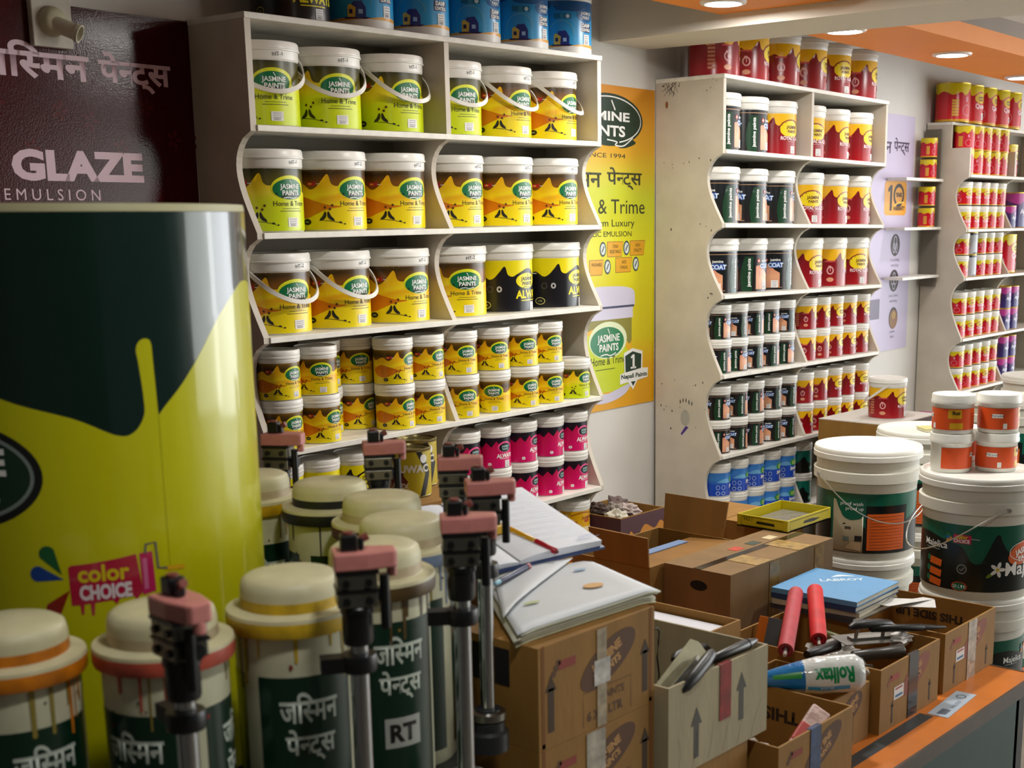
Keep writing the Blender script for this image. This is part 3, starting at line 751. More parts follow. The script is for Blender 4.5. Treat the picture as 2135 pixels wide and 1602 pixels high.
# ------------------------------------------------------------------ rows of paint on the racks
ORD = ['first', 'second', 'third', 'fourth', 'fifth', 'sixth', 'seventh', 'eighth', 'ninth', 'tenth', 'eleventh']
SHELF = ['top board', 'first shelf', 'second shelf', 'third shelf', 'fourth shelf', 'fifth shelf', 'sixth shelf']
DESC = {'lime': ('lime green bucket', 'paint_bucket', 'bucket'), 'amber': ('amber yellow bucket', 'paint_bucket', 'bucket'), 'always': ('black and yellow bucket', 'paint_bucket', 'bucket'),
        'damp': ('sky blue bucket', 'paint_bucket', 'bucket'), 'glaze': ('crimson and yellow bucket', 'paint_bucket', 'bucket'), 'coat': ('dark green bucket', 'paint_bucket', 'bucket'),
        'amber_s': ('small amber tub', 'paint_tub', 'tub'), 'lime_s': ('small lime tub', 'paint_tub', 'tub'), 'always_s': ('small black yellow tub', 'paint_tub', 'tub'), 'glaze_s': ('small crimson tub', 'paint_tub', 'tub'),
        'coat_s': ('small dark tub', 'paint_tub', 'tub'), 'pink_s': ('small pink tub', 'paint_tub', 'tub'), 'blue_s': ('small blue tub', 'paint_tub', 'tub'), 'teal_s': ('small teal tub', 'paint_tub', 'tub'), 'yellow_s': ('small orange yellow tub', 'paint_tub', 'tub'),
        'queen_s': ('small red tub', 'paint_tub', 'tub'), 'queen': ('red tin', 'paint_tin', 'tin'), 'purple': ('purple tin', 'paint_tin', 'tin'), 'grey': ('grey tin', 'paint_tin', 'tin')}
SS = (.57, .57, .61)
def stock(M, kind, x, y, z, rz, scale, where, group, handle=None, bay=None):
    d, name, cat = DESC[kind]
    o = place_container(kind, name, (0, 0, 0), 0, 1, f'{d} {where}', cat, group, handle)
    s = scale if isinstance(scale, tuple) else (scale,) * 3
    o.matrix_world = M @ Matrix.Translation((x, y, z + .0004)) @ Matrix.Rotation(R(rz), 4, 'Z') @ Matrix.Diagonal((*s, 1))
    return o
def row(M, rackname, si, Z, items, scale=.98, y=.106, dz=0, tier='', handles=(), jit=6, seed=1):
    """items: (kind, x, turn)"""
    rng = random.Random(seed * 31 + si)
    for i, (kind, x, turn) in enumerate(items):
        w = f'{ORD[i]} from left on {SHELF[si]}{tier}, {rackname} rack'
        stock(M, kind, x, y + rng.uniform(-.002, .002), Z + dz, turn + rng.uniform(-jit, jit), scale, w, f'paint on the {SHELF[si]} of the {rackname} rack', dict(handles).get(i))
# nearest rack
row(M1, 'nearest', 0, Z1[0], [('always', .215, -8)] + [('damp', x, -4) for x in (.415, .604, .794, .985, 1.118 + .056)], seed=1)
row(M1, 'nearest', 1, Z1[1], [('lime', .114, -20), ('lime', .300, -18), ('lime', .502, -8), ('lime', .712, -12), ('amber', .908, 0), ('amber', 1.104, 8)],
    handles={0: .1, 1: .05, 2: .15, 3: .1, 4: .1, 5: .15}.items(), jit=2, seed=2)
row(M1, 'nearest', 2, Z1[2], [('lime', .110, 0), ('amber', .303, 2), ('amber', .500, 2), ('amber', .712, 4), ('amber', .906, 3), ('amber', 1.102, 2)], jit=3, seed=3)
row(M1, 'nearest', 3, Z1[3], [('amber', .114, -3), ('amber', .302, 3), ('amber', .500, -1), ('amber', .714, -24), ('always', .904, 2), ('always', 1.106, 12)],
    handles={0: .12, 1: .1}.items(), jit=2, seed=4)
row(M1, 'nearest', 4, Z1[4], [('amber_s', x, t) for x, t in ((.075, 0), (.188, 5), (.436, 12), (.545, -6), (.670, -25), (.795, -45), (.914, -15), (1.022, -12))] + [('lime_s', 1.142, 2)], SS, .0515, tier=' in lower row', seed=5)
row(M1, 'nearest', 4, Z1[4], [('amber_s', x, t) for x, t in ((.073, 4), (.187, -24), (.434, 12), (.543, 2), (.670, -25), (.794, -25), (.912, -25), (1.020, -12))], SS, .0515, .1164, ' in upper row', seed=6)
row(M1, 'nearest', 4, Z1[4], [('amber_s', .274, 20), ('amber_s', .380, 10)], SS, .1435, tier=' in lower rear row', seed=7)
row(M1, 'nearest', 4, Z1[4], [('amber_s', .274, 20), ('amber_s', .380, -20)], SS, .1435, .1164, ' in upper rear row', seed=8)
for dz, tr, sd in ((0, ' in lower row', 9), (.1164, ' in upper row', 10)):
    row(M1, 'nearest', 5, Z1[5], [('always_s', x, 0) for x in (.075, .185, .296, .406)] + [('pink_s', x, t) for x, t in ((.680, 0), (.802, -8), (.914, 6), (1.030, 12), (1.142, -4))], SS, .062, dz, tr, seed=sd)
    row(M1, 'nearest', 6, Z1[6], [('yellow_s', 1.146, 0)], SS, .062, dz, tr, seed=sd)
# middle rack
row(M2, 'middle', 0, Z2[0], [('glaze', x, t) for x, t in ((.104, 50), (.292, 28), (.511, 32), (.705, 14), (.897, -22), (1.115, 20))], seed=11)
row(M2, 'middle', 1, Z2[1], [('coat', .110, 0), ('coat', .295, -2), ('glaze', .490, -12), ('glaze', .704, -24), ('glaze', .899, 0), ('glaze', 1.090, 2)], jit=3, seed=12)
row(M2, 'middle', 2, Z2[2], [('coat', .108, 8), ('coat', .298, 4), ('coat', .489, 4), ('glaze', .704, -28), ('glaze', .900, 0), ('glaze', 1.088, 12)], jit=3, seed=13)
row(M2, 'middle', 3, Z2[3], [('coat', .110, 34), ('coat', .298, -12), ('coat', .489, 34), ('glaze', .712, -6), ('glaze', .902, 30), ('glaze', 1.088, -24)], jit=3, seed=14)
t4 = (26, 28, 10, 0, 14, 4, -24, 24, 12, -16); t5 = (-22, 12, -8, 24, 16, 20, 16, 0, -2, -14); rr = random.Random(9)
for dz, tr, sd in ((0, ' in lower row', 15), (.1164, ' in upper row', 16)):
    row(M2, 'middle', 4, Z2[4], [('coat_s' if i < 5 else 'glaze_s', x, t4[(i + sd) % 10]) for i, x in enumerate((.069, .178, .287, .396, .508, .668, .778, .888, .998, 1.108))], SS, .062, dz, tr, seed=sd)
    row(M2, 'middle', 5, Z2[5], [('coat_s' if i < 5 else 'glaze_s', x, t5[i]) for i, x in enumerate((.069, .183, .298, .424, .532, .660, .776, .888, .997, 1.118))], SS, .062, dz, tr, seed=sd + 2)
    row(M2, 'middle', 6, Z2[6], [('blue_s', x, (28, 20, 8, 0, -8)[i]) for i, x in enumerate((.074, .190, .305, .420, .532))] + [('teal_s', .662, 0)], SS, .062, dz, tr, seed=sd + 4)
# far rack
row(M3, 'far', 0, Z3[0], [('queen', .086, 52), ('queen', .250, -10), ('queen', .416, 6), ('queen', .580, -4), ('queen', .745, 0)], .90, .19 - .095 + .04, seed=21)
for dz, tr, sd in ((0, ' in lower row', 22), (.110, ' in upper row', 23)):
    tx = (.070, .176, .282, .388, .494)
    row(M3, 'far', 1, Z3[1], [('queen', x, (30, 28, 0, 4, 12)[i]) for i, x in enumerate(tx)], .555, .062, dz, tr, seed=sd)
    row(M3, 'far', 2, Z3[2], [('queen_s', x, (-20, -14, -22, 8, 30)[i]) for i, x in enumerate(tx)] + ([('purple', .64, 0)] if dz == 0 else []), .555, .062, dz, tr, seed=sd + 2)
    row(M3, 'far', 3, Z3[3], [(('queen_s', 'grey', 'queen_s', 'queen_s', 'queen_s')[i], x, (0, 0, 20, 40, 20)[i]) for i, x in enumerate(tx)], .528, .062, dz * .95, tr, seed=sd + 4)
    row(M3, 'far', 4, Z3[4], [(('queen_s', 'queen_s', 'queen_s', 'queen_s', 'queen_s', 'purple', 'purple')[i], x, (0, -24, -24, 0, 10, 0, 0)[i]) for i, x in enumerate(tx + (.640, .750))], .555, .062, dz, tr, seed=sd + 6)
    row(M3, 'far', 5, Z3[5], [(('queen_s', 'queen_s', 'queen_s', 'queen_s', 'queen_s', 'purple', 'purple')[i], x, (0, 8, 0, -20, 10, 0, 0)[i]) for i, x in enumerate(tx + (.640, .750))], .555, .062, dz, tr, seed=sd + 8)
stock(M3, 'queen', .670, .10, Z3[3], 0, .98, 'biggest, in right bay on third shelf, far rack', 'paint on the third shelf of the far rack')
stock(M3, 'queen', .660, .10, Z3[1], 0, .80, 'larger than its neighbours, right bay of first shelf, far rack', 'paint on the first shelf of the far rack')
stock(M3, 'purple', .800, .10, Z3[2], 0, .90, 'biggest purple one, right bay of second shelf, far rack', 'paint on the second shelf of the far rack')
# narrow wall shelf between the lilac poster and the far rack
e = empty('wall_shelf', (3.92, .30, 0), .049, 'narrow white wall shelf between the lilac poster and the far rack', 'shelf')
for z in (1.775, 1.557, 1.336): boxes('shelf_board', [(-.20, .215, .0, .092, z - .012, z)], RACK_EDGE, e)
boxes('bracket', [(.195, .207, .012, .09, 1.28, 2.0)], mat('#6a6458', .6), e)
for z, lv in ((1.775, 'upper'), (1.557, 'lower')):
    for k, st in ((0, 'under'), (1, 'on top of')):
        stock(Matrix.Translation((4.055, .352, z)), 'queen', 0, 0, k * .096, 40, .44, f'{st} another on the {lv} board of the narrow wall shelf', 'red tins on the narrow wall shelf')
# ------------------------------------------------------------------ tinting machine: printed column, ring of colour canisters, dispensing pumps
MC = Vector((-1.051, -1.073, 0))
CAMXY = Vector((-1.8872, -2.5182))
def facing(x, y, off=0):
    v = CAMXY - Vector((x, y)); return math.atan2(v.y, v.x) + PI / 2 + R(off)

e = empty('machine_column', MC + Vector((0, 0, .16)), facing(MC.x, MC.y), 'tall round column wrapped in glossy green and yellow film at left', 'machine column'); e.scale = (.9,) * 3
CR = .205
turned('core', [(0, .90), (.20, .90), (CR - .003, .905), (CR - .003, 1.612), (CR - .0005, 1.6125), (CR - .0005, 1.615), (.2035, 1.621), (.19, 1.622), (.186, 1.612), (0, 1.60)], mat('#b9b48c', .5), e, seg=72)
a = Art(); film = dict(coat=1.0, bump=.0)
YE = mat('#c6c408', .28, coat=.45, bump=.35, bscale=9, stretch=(1, 1, .22), var=.05, scale=3); GR = mat('#06231a', .25, coat=.6, bump=.35, bscale=9, stretch=(1, 1, .22))
CW = PI * CR
a.rect(YE, -CW, CW, .905, 1.612, 0)
wave = [(-CW, 1.45), (-.45, 1.36), (-.30, 1.47), (-.20, 1.445), (-.1035, 1.403), (-.024, 1.379), (.022, 1.357), (.042, 1.358), (.0555, 1.376), (.0570, 1.398), (.0540, 1.438), (.0523, 1.455), (.0566, 1.4645), (.064, 1.4673), (.0705, 1.4625), (.0716, 1.440), (.0728, 1.400), (.0733, 1.376)]
wave2 = [(.0733, 1.376), (.083, 1.387), (.107, 1.411), (.1386, 1.448), (.1668, 1.481), (.2014, 1.508), (.25, 1.527), (.33, 1.50), (.42, 1.38), (.52, 1.42), (CW, 1.45)]
a.poly(GR, [(-CW, 1.612)] + smooth_line(wave, 5) + smooth_line(wave2, 4) + [(CW, 1.612)], 1)
a.ell(mat('#0a0d0c', .25, coat=1.0), -.180, 1.312, .118, .066, 2, 60); a.ring(mat('#7d8c86', .3, coat=1.0), -.180, 1.312, .106, .055, .0045, 3, 60)
a.ell(mat('#0b3322', .25, coat=1.0), -.180, 1.312, .102, .051, 3, 60); a.text(WHITE_INK, 'JASMINE', -.185, 1.314, .042, 4, bold=.04); a.text(WHITE_INK, 'PAINTS', -.185, 1.277, .042, 4, bold=.04)
rd = mat('#b00a3c', .25, coat=1.0)
a.poly(rd, [(-.0432, 1.2020), (-.040, 1.2045), (-.018, 1.206), (.010, 1.209), (.034, 1.2125), (.0392, 1.165), (.034, 1.160), (.031, 1.155), (.028, 1.1615), (.012, 1.1600), (.008, 1.1535), (.004, 1.159), (-.016, 1.1575), (-.018, 1.142), (-.0205, 1.142), (-.0215, 1.157), (-.028, 1.1565), (-.0295, 1.144), (-.032, 1.144), (-.033, 1.156), (-.0425, 1.1555)], 2)
a.poly(mat('#c01a5c', .25, coat=1.0), [(.0378, 1.2125), (.0530, 1.2135), (.0545, 1.164), (.0388, 1.161)], 3); a.rect(mat('#d06a98', .3), .041, .046, 1.168, 1.206, 4)
a.line(mat('#6c6a60', .35), [(.0445, 1.2115), (.046, 1.2225), (.0575, 1.224), (.0590, 1.192), (.070, 1.190)], .003, 4); a.line(mat('#d8a818', .35), [(.070, 1.190), (.092, 1.188)], .0055, 4)
fit(a, mat('#d8c416', .3), 'color', -.033, .025, 1.183, 1.204, 4, .03); fit(a, mat('#e2d6dc', .3), 'CHOICE', -.0325, .0265, 1.161, 1.180, 4, .05)
for cx, cy, rot, c in ((-.068, 1.193, -.25, '#0b3f8e'), (-.0605, 1.211, -1.05, '#0c5a2c'), (-.056, 1.160, .85, '#8e1c10')):
    dx, dy = math.cos(rot), math.sin(rot)
    P = [(cx + dx * .020, cy + dy * .020)] + [(cx - dx * .010 + .0095 * math.cos(rot + PI / 2 + PI * k / 12), cy - dy * .010 + .0095 * math.sin(rot + PI / 2 + PI * k / 12)) for k in range(13)]
    a.poly(mat(c, .25, coat=1.0), P, 2)
a.line(mat('#8f9008', .3), [(.0733, 1.375), (.0745, .91)], .0006, 2)
fn, st = round_wrap(CR - .0006, 0, 96)
a.mesh('printed_film', fn, e, st, eps=.0002)

turned('machine_base', [(0, 0), (.35, 0), (.36, .02), (.36, .66), (.423, .70), (.423, .934), (.418, .940), (0, .940)], mat('#3a3c3a', .45, var=.1), None, seg=64).location = MC
tag(bpy.data.objects['machine_base'], 'dark round turntable base under the colour canisters', 'machine base')

CANS = [(-135, '#c8740a', 'orange', 22, 'leftmost in photo'), (-112.5, '#b9503c', 'red', -36, 'behind the leftmost pump'), (-90, '#c9a51c', 'yellow', 12, 'behind the second pump from left'), (-66.5, '#54401c', 'brown', 24, 'under the tag lettered RT'),
        (-44.0, '#64748c', 'blue grey', 0, 'behind the brown one'), (-20.5, '#5e2a28', 'maroon', 0, 'in the middle of the rear row'), (1.5, '#15181a', 'black', 20, 'in the rear row'), (24.0, '#d0a412', 'yellow', 10, 'hidden half behind the printed column')]
CREAM = mat('#cfc8a0', .5, var=.2, scale=14)
def canister(i, ang, hexc, cname, off, where):
    x, y = MC.x + .352 * math.cos(R(ang)), MC.y + .352 * math.sin(R(ang))
    e = empty('colour_canister', (x, y, .9402), facing(x, y, off), f'cream colour canister with {cname} stained rim, {where}', 'canister', 'canisters round the tinting machine'); e.scale = (.9, .9, ((1.204, 1.206) + (1.215,) * 6)[i] / .29 - .9402 / .29)
    stain = mat(hexc, .45, var=.35, scale=40)
    turned('body', [(0, 0), (.064, 0), (.066, .004), (.066, .268), (0, .268)], mat('#c9c7a8', .5, var=.12, scale=22), e, seg=44)
    bm = bmesh.new()
    lathe(bm, [(.060, .268), (.0735, .268), (.0745, .271), (.0745, .284), (.0735, .288), (.060, .290)], 44)
    for f in bm.faces:
        if abs(f.normal.z) < .6 and all(.268 < v.co.z < .286 for v in f.verts): f.material_index = 1
    bm.normal_update()
    for f in bm.faces:
        zs = [v.co.z for v in f.verts]
        if max(zs) < .2845 and max(zs) > .27: f.material_index = 1
    finish('flange', bm, [CREAM, stain], e, smooth=40)
    turned('lid_dome', [(.060, .2895), (.0580, .2905), (.0575, .302, 1), (.0570, .311), (.0548, .319), (.049, .3225), (.030, .324), (0, .3245)], [CREAM, mat(hexc, .5, var=.5, scale=30) if i in (0, 2, 6) else mat('#b9a886', .5, var=.25, scale=30)], e, seg=44, smooth=50)
    a = Art(); G = mat('#052a1a', .3, coat=.2); W = mat('#b9c2b4', .45)
    up = .018 if i == 3 else 0
    for k in (0, 120, 240):
        c = .066 * R(k if k < 180 else k - 360)
        a.rect(G, c - .058, c + .058, .02, .224 + up, 1)
        fit(a, W, JASMIN, c - .034, c + .034, .172 + up, .207 + up, 2, .022); fit(a, W, PENTS, c - .029, c + .029, .128 + up, .166 + up, 2, .022)
        a.rect(mat('#a9aca4', .45), c - .024, c + .024, .070 + up, .107 + up, 2); a.text(BLACK_INK, ('OX', 'RD', 'YE', 'RT', 'BL', 'M', 'BK', 'YL')[i], c, .078 + up, .030, 3, bold=.04)
    rr = random.Random(i + 3)
    for k in range(22):
        u = rr.uniform(-.2, .2); l = rr.uniform(.012, .062); w = rr.uniform(.003, .009)
        m_ = stain if k % 3 else mat('#8a7a30', .5); w *= .55
        a.poly(m_, [(u - w * .6, .267), (u - w * .5, .267 - l)] + [(u + w * .6 * math.cos(PI + PI * q / 8), .267 - l + w * .9 * math.sin(PI + PI * q / 8)) for q in range(9)] + [(u + w * .5, .267 - l), (u + w * .7, .267)], 2.5)
    for k in range(14): a.ell(mat(rr.choice(['#7a1f1a', '#3a5a4a', '#1d1a16', '#8a6a1a']), .5), rr.uniform(-.2, .2), rr.uniform(.20, .25), rr.uniform(.001, .003), rr.uniform(.001, .0035), 3, 8)
    fn, st = round_wrap(.0662)
    a.mesh('printed_label', fn, e, st * .99, eps=.0002)
for i, c in enumerate(CANS): canister(i, *c)

PINK = mat('#c88078', .42, var=.18, scale=30)
PUMPS = [(-1.255, -1.534, -95, 'in front of the red rimmed canister, leftmost'), (-1.060, -1.538, -35, 'nearest the middle of the photo bottom'), (-.885, -1.506, -42, 'left of the paper topped carton'), (-.726, -1.387, -40, 'its chrome rod beside the paper stack'),
         (-.628, -1.237, -45, 'behind the open ledger edge'), (-.607, -1.062, -38, 'left of the yellow striped tins'), (-.643, -.880, -60, 'farthest, beside the printed column')]
def pump(i, x, y, rz, where):
    e = empty('dispensing_pump', (x, y, .9402), R(rz), f'pink and black pump head on chrome rod, {where}', 'pump', 'pumps round the tinting machine'); e.scale = (.9, .9, .895 if i == 0 else .902)
    turned('rod', [(0, .03), (.0105, .03), (.0105, .285), (0, .285)], CHROME, e, seg=24)
    turned('foot', [(0, 0), (.029, 0), (.029, .026), (.024, .030), (.024, .042), (.019, .046), (.018, .060), (0, .060)], [mat('#26282a', .35)], e, seg=28)
    ring = turned('foot_ring', [(.019, .046), (.0255, .046), (.0255, .056), (.0185, .058)], STEEL, e, seg=28)
    bm = bmesh.new(); lathe(bm, [(.0106, .252), (.0185, .252), (.0195, .255), (.0195, .268), (.0185, .271), (.0106, .271)], 26)
    box(bm, -.042, -.012, -.010, .010, .253, .270)
    finish('clamp', bm, BLACK, e, smooth=40)
    turned('valve_barrel', [(0, .283), (.0155, .283), (.0168, .287), (.0168, .318), (.0185, .319), (.0185, .325), (.0165, .327), (0, .327)], mat('#101113', .3), e, seg=28)
    bm = bmesh.new()
    for z0 in (.327, .347): box(bm, -.0215, .0215, -.018, .018, z0, z0 + .0165)
    o = finish('valve_block', bm, mat('#77756a', .3, .85, var=.2), e, bevel=.0015)
    bm = bmesh.new()
    box(bm, -.0225, .0235, -.019, .019, .3435, .347); box(bm, -.0225, .0235, -.019, .019, .3635, .3675)
    for sx in (-.012, .012):
        for z in (.335, .355): rod(bm, (sx, -.0175, z), (sx, -.0215, z), .0042, 0, 8)
    rod(bm, (.02, 0, .337), (.034, 0, .337), .008); rod(bm, (.030, -.006, .300), (.030, -.006, .360), .0055)
    finish('valve_fittings', bm, mat('#161718', .35, .3), e)
    bm = bmesh.new()
    extrude_poly(bm, [(-.0235, -.019), (.012, -.019), (.040, -.013), (.0445, -.010), (.0445, .010), (.040, .013), (.012, .019), (-.0235, .019)], lambda p, q, d: Vector((p, q, d)), .3675, .387)
    rod(bm, (.039, 0, .356), (.039, 0, .37), .006)
    finish('pink_block', bm, PINK, e, bevel=.0022)
    bm = bmesh.new(); box(bm, -.015, .003, -.009, .009, .387, .405); box(bm, .004, .010, -.006, .005, .387, .401)
    finish('knob', bm, BLACK, e, bevel=.002)
    bm = bmesh.new(); rod(bm, (.007, 0, .398), (.015, 0, .402), .0045); rod(bm, (-.006, .0, .404), (-.006, .0, .4075), .006)
    finish('knob_cap', bm, mat('#7a3a30', .5), e)
for i, p in enumerate(PUMPS): pump(i, *p)

# ------------------------------------------------------------------ work table
ZT = .66
e = empty('work_table', (0, 0, 0), 0, 'long table with scuffed orange top and dark edging under the cartons', 'table')
boxes('table_top', [(-.680, .772, -1.524, -.42, ZT - .004, ZT)], mat('#c9701f', .45, var=.18, scale=9), e)
boxes('edging', [(-.680, .774, -1.530, -1.524, ZT - .030, ZT + .001), (.772, .778, -1.530, -.42, ZT - .030, ZT + .001), (-.680, .772, -1.524, -.42, ZT - .03, ZT - .0045)], mat('#4a3c30', .5, var=.2, scale=20), e)
boxes('inlay_strip', [(-.680, .415, -1.468, -1.440, ZT, ZT + .0006)], mat('#2e3132', .5, var=.3, scale=30), e)
boxes('front_panel', [(-.60, .735, -1.512, -1.497, .05, ZT - .03)], mat('#0d3a32', .5, var=.15), e)
for x in (-.655, .72):
    for y in (-1.512, -.47): boxes('leg', [(x, x + .045, y, y + .045, 0, ZT - .03)], mat('#1d1c1a', .5), e)

# ------------------------------------------------------------------ cardboard cartons
KRAFT = '#92692a'
def kraft(hexc=KRAFT, sc_=18): return mat(hexc, .75, var=.14, scale=sc_, bump=.06, bscale=120, stretch=(1, 1, .25))
def print_front(a, w, h, dark='#5a3a20', red='#8c3a2a', letters=True):
    d = mat(dark, .7); r = mat(red, .7)
    a.ell(d, w * .58, h * .66, w * .26, h * .19, 1, 36, .42); k = mat('#b98a50', .7)
    a.text(k, 'JASMINE', w * .57, h * .66, h * .13, 2, rot=.42, bold=.05); a.text(k, 'PAINTS', w * .60, h * .55, h * .11, 2, rot=.42, bold=.05)
    a.rect(r, w * .16, w * .30, h * .74, h * .83, 1)
    for k_ in range(3): a.ell(d, w * (.12 + .02 * k_), h * (.72 + .05 * k_), w * .018, h * .035, 1, 10, .8)
    if letters:
        a.text(d, '6 X 1 LTR', w * .55, h * .10, h * .13, 1, bold=.04); a.text(d, 'PAINTS', w * .62, h * .27, h * .11, 1, bold=.02)
        a.line(d, [(w * .36, h * .06), (w * .36, h * .40), (w * .78, h * .40), (w * .78, h * .06)], h * .008, 1)
def arrow(a, m, x, y0, y1, w, hw=None):
    hw = hw or w * 2.4
    a.poly(m, [(x - w / 2, y0), (x + w / 2, y0), (x + w / 2, y1 - hw), (x + hw / 2, y1 - hw), (x, y1), (x - hw / 2, y1 - hw), (x - w / 2, y1 - hw)], 1)
def tape(e, pts, hexc, name='tape', t=.0006, rough=.15, var=.4):
    boxes(name, pts, mat(hexc, rough, var=var, scale=50), e)

def carton(label, x0, x1, y0, y1, z0, h, top='open', hexc=KRAFT, front=None, inside=None, left=None, name='cardboard_carton', group=None, lid_mat=None):
    e = empty(name, (x0, y0, z0), 0, label, 'cardboard box', group)
    w, d, t = x1 - x0, y1 - y0, .0042; K = kraft(hexc)
    bm = bmesh.new()
    box(bm, 0, w, 0, d, 0, t)
    for b in ((0, w, 0, t), (0, w, d - t, d), (0, t, t, d - t), (w - t, w, t, d - t)): box(bm, *b, t, h)
    mats = [K]
    for art, fn in ((front, lambda a, b, l: Vector((a, -.0002 - l, b))), (left, lambda a, b, l: Vector((-.0002 - l, d - a, b))), (inside, lambda a, b, l: Vector((w - t - .0002 - l, d - a, b)))):
        if art:
            art.build(bm, fn, None, .0002, len(mats)); mats += art.mats
    bmesh.ops.recalc_face_normals(bm, faces=bm.faces)
    o = finish('carton_body', bm, mats, e, smooth='art')
    if top == 'closed':
        boxes('top_flap', [(0, w, 0, d * .495, h, h + .003)], lid_mat or K, e); boxes('top_flap', [(0, w, d * .505, d, h, h + .003)], lid_mat or K, e)
    return e, w, d
GC = 'printed cartons on the table'
# carton under the papers, with its twin below
a = Art(); print_front(a, .247, .129); bar = mat('#3f2c14', .7)
for x in (.024, .225): a.rect(bar, x - .006, x + .006, .022, .082, 1); a.poly(bar, [(x - .011, .078), (x + .011, .078), (x, .100)], 1)
for x in (.009, .238): a.rect(mat('#7a4c18', .8), x - .003, x + .003, .003, .142, 1)
carton('printed brown carton at the very bottom of the stack under the papers', -.672, -.425, -1.425, -1.272, ZT, .129, 'closed', group=GC)
low, w, d = carton('printed brown carton at the bottom edge, under the one carrying papers', -.672, -.425, -1.425, -1.272, .7925, .129, 'closed', front=a, group=GC)
tape(low, [(.095, .135, -.0012, -.0006, .0, .129)], '#b0a898')
a = Art(); print_front(a, .247, .138)
for x in (.024, .225): a.rect(bar, x - .006, x + .006, .022, .082, 1); a.poly(bar, [(x - .011, .078), (x + .011, .078), (x, .100)], 1)
for x in (.009, .238): a.rect(mat('#7a4c18', .8), x - .003, x + .003, .003, .142, 1)
up, w, d = carton('printed brown carton carrying the stack of papers and the ledger', -.672, -.425, -1.425, -1.272, .925, .138, 'closed', front=a, group=GC)
tape(up, [(.118, .138, -.0012, -.0006, .0, .138)], '#a99a80'); tape(up, [(.112, .146, -.0013, -.0006, .060, .095)], '#c8c4bc', 'tape_wrinkle')
bm = bmesh.new(); box(bm, -.0008, 0, .05, .12, .080, .130); finish('hand_hole', bm, mat('#0c0906', .9), up)

# pale carton with grey arrows, on another carton
gA = mat('#55524a', .75)
a = Art(); arrow(a, gA, .070, .016, .096, .013, .028); arrow(a, gA, .190, .040, .118, .013, .028)
for k in range(6): a.line(mat('#8b8266', .8), smooth_line([(.02 + .04 * k, .003), (.03 + .04 * k, .03), (.025 + .045 * k, .06)]), .0006, 1)
carton('brown carton beneath the pale carton with two grey arrows', -.415, -.200, -1.440, -1.200, ZT, .137, 'closed', group=GC)
A_, w, d = carton('pale grey brown open carton with two grey up arrows', -.413, -.148, -1.442, -1.198, .8005, .143, hexc='#a89c7c', front=a, group=GC)
tape(A_, [(.130, .160, -.0012, -.0006, .055, .143), (.130, .160, -.0012, .006, .143, .144)], '#8e1418', 'red_tape')
# small open carton marked THIS on the inside
a = Art(); print_front(a, .245, .125, letters=False)
i_ = Art(); fit(i_, mat('#2c1c0e', .75), 'THIS', .09, .165, .035, .060, 1, .04)
for V in i_.items: 
    V[0][:] = [(.225 - x, .122 - y) for x, y in V[0]]
C_, w, d = carton('small open carton nearest the table edge with blue tape', -.168, .073, -1.478, -1.240, ZT, .124, front=a, inside=i_, group=GC)
tape(C_, [(.098, .132, -.0012, -.0006, .0, .124), (.098, .132, -.0012, .008, .124, .125)], '#23416a', 'blue_tape')
# narrow carton under the roller bag
a = Art(); print_front(a, .158, .115, letters=False); a.rect(bar, .095, .099, .01, .07, 1); a.rect(bar, .030, .034, .01, .07, 1)
carton('narrow open carton under the blue and white roller bag', .088, .246, -1.418, -1.215, ZT, .108, front=a, group=GC)
# two open cartons full of tools
def tool_carton(label, x0, x1, y0, y1, h, tp, words):
    w, d = x1 - x0, y1 - y0
    a = Art(); print_front(a, w, h, '#8a4a34', '#9c4030', False)
    a.rect(mat('#e2e0dc', .6), w * .22, w * .38, h * .42, h * .62, 2); a.rect(mat('#2f6f9c', .6), w * .24, w * .36, h * .45, h * .49, 3); a.rect(mat('#b0504a', .6), w * .24, w * .36, h * .57, h * .60, 3)
    for x in (w * .20, w * .84): a.rect(bar, x - .003, x + .003, h * .08, h * .36, 1); a.poly(bar, [(x - .006, h * .34), (x + .006, h * .34), (x, h * .44)], 1)
    i_ = None
    if words:
        i_ = Art(); fit(i_, mat('#2c1c0e', .75), words, .020, .185, .028, .048, 1, .05)
        for V in i_.items: V[0][:] = [(.205 - x, .120 - y) for x, y in V[0]]
    e, w, d = carton(label, x0, x1, y0, y1, ZT, h, front=a, inside=i_, group=GC)
    if tp: tape(e, [(w * .46, w * .62, -.0012, -.0006, 0, h), (w * .46, w * .62, -.0012, .006, h, h + .001)], tp, 'printed_tape')
    return e
tool_carton('open tool carton with black printed tape, right of the roller bag', .262, .508, -1.432, -1.090, .126, '#2c2420', None)
e5 = tool_carton('open carton at the right end of the table, this side up inside', .541, .787, -1.428, -1.178, .126, None, 'THIS SIDE UP')
tape(e5, [(.11, .15, -.0012, -.0006, .0, .126)], '#b3a694')
# open carton behind the arrows carton
k_, w, d = carton('open carton behind the arrows carton with white paper inside', -.105, .168, -1.185, -.970, ZT, .20, group='plain cartons at the back of the table')
boxes('paper_sheet', [(.006, .262, .006, .207, .182, .184)], mat('#dcdce2', .6), k_)
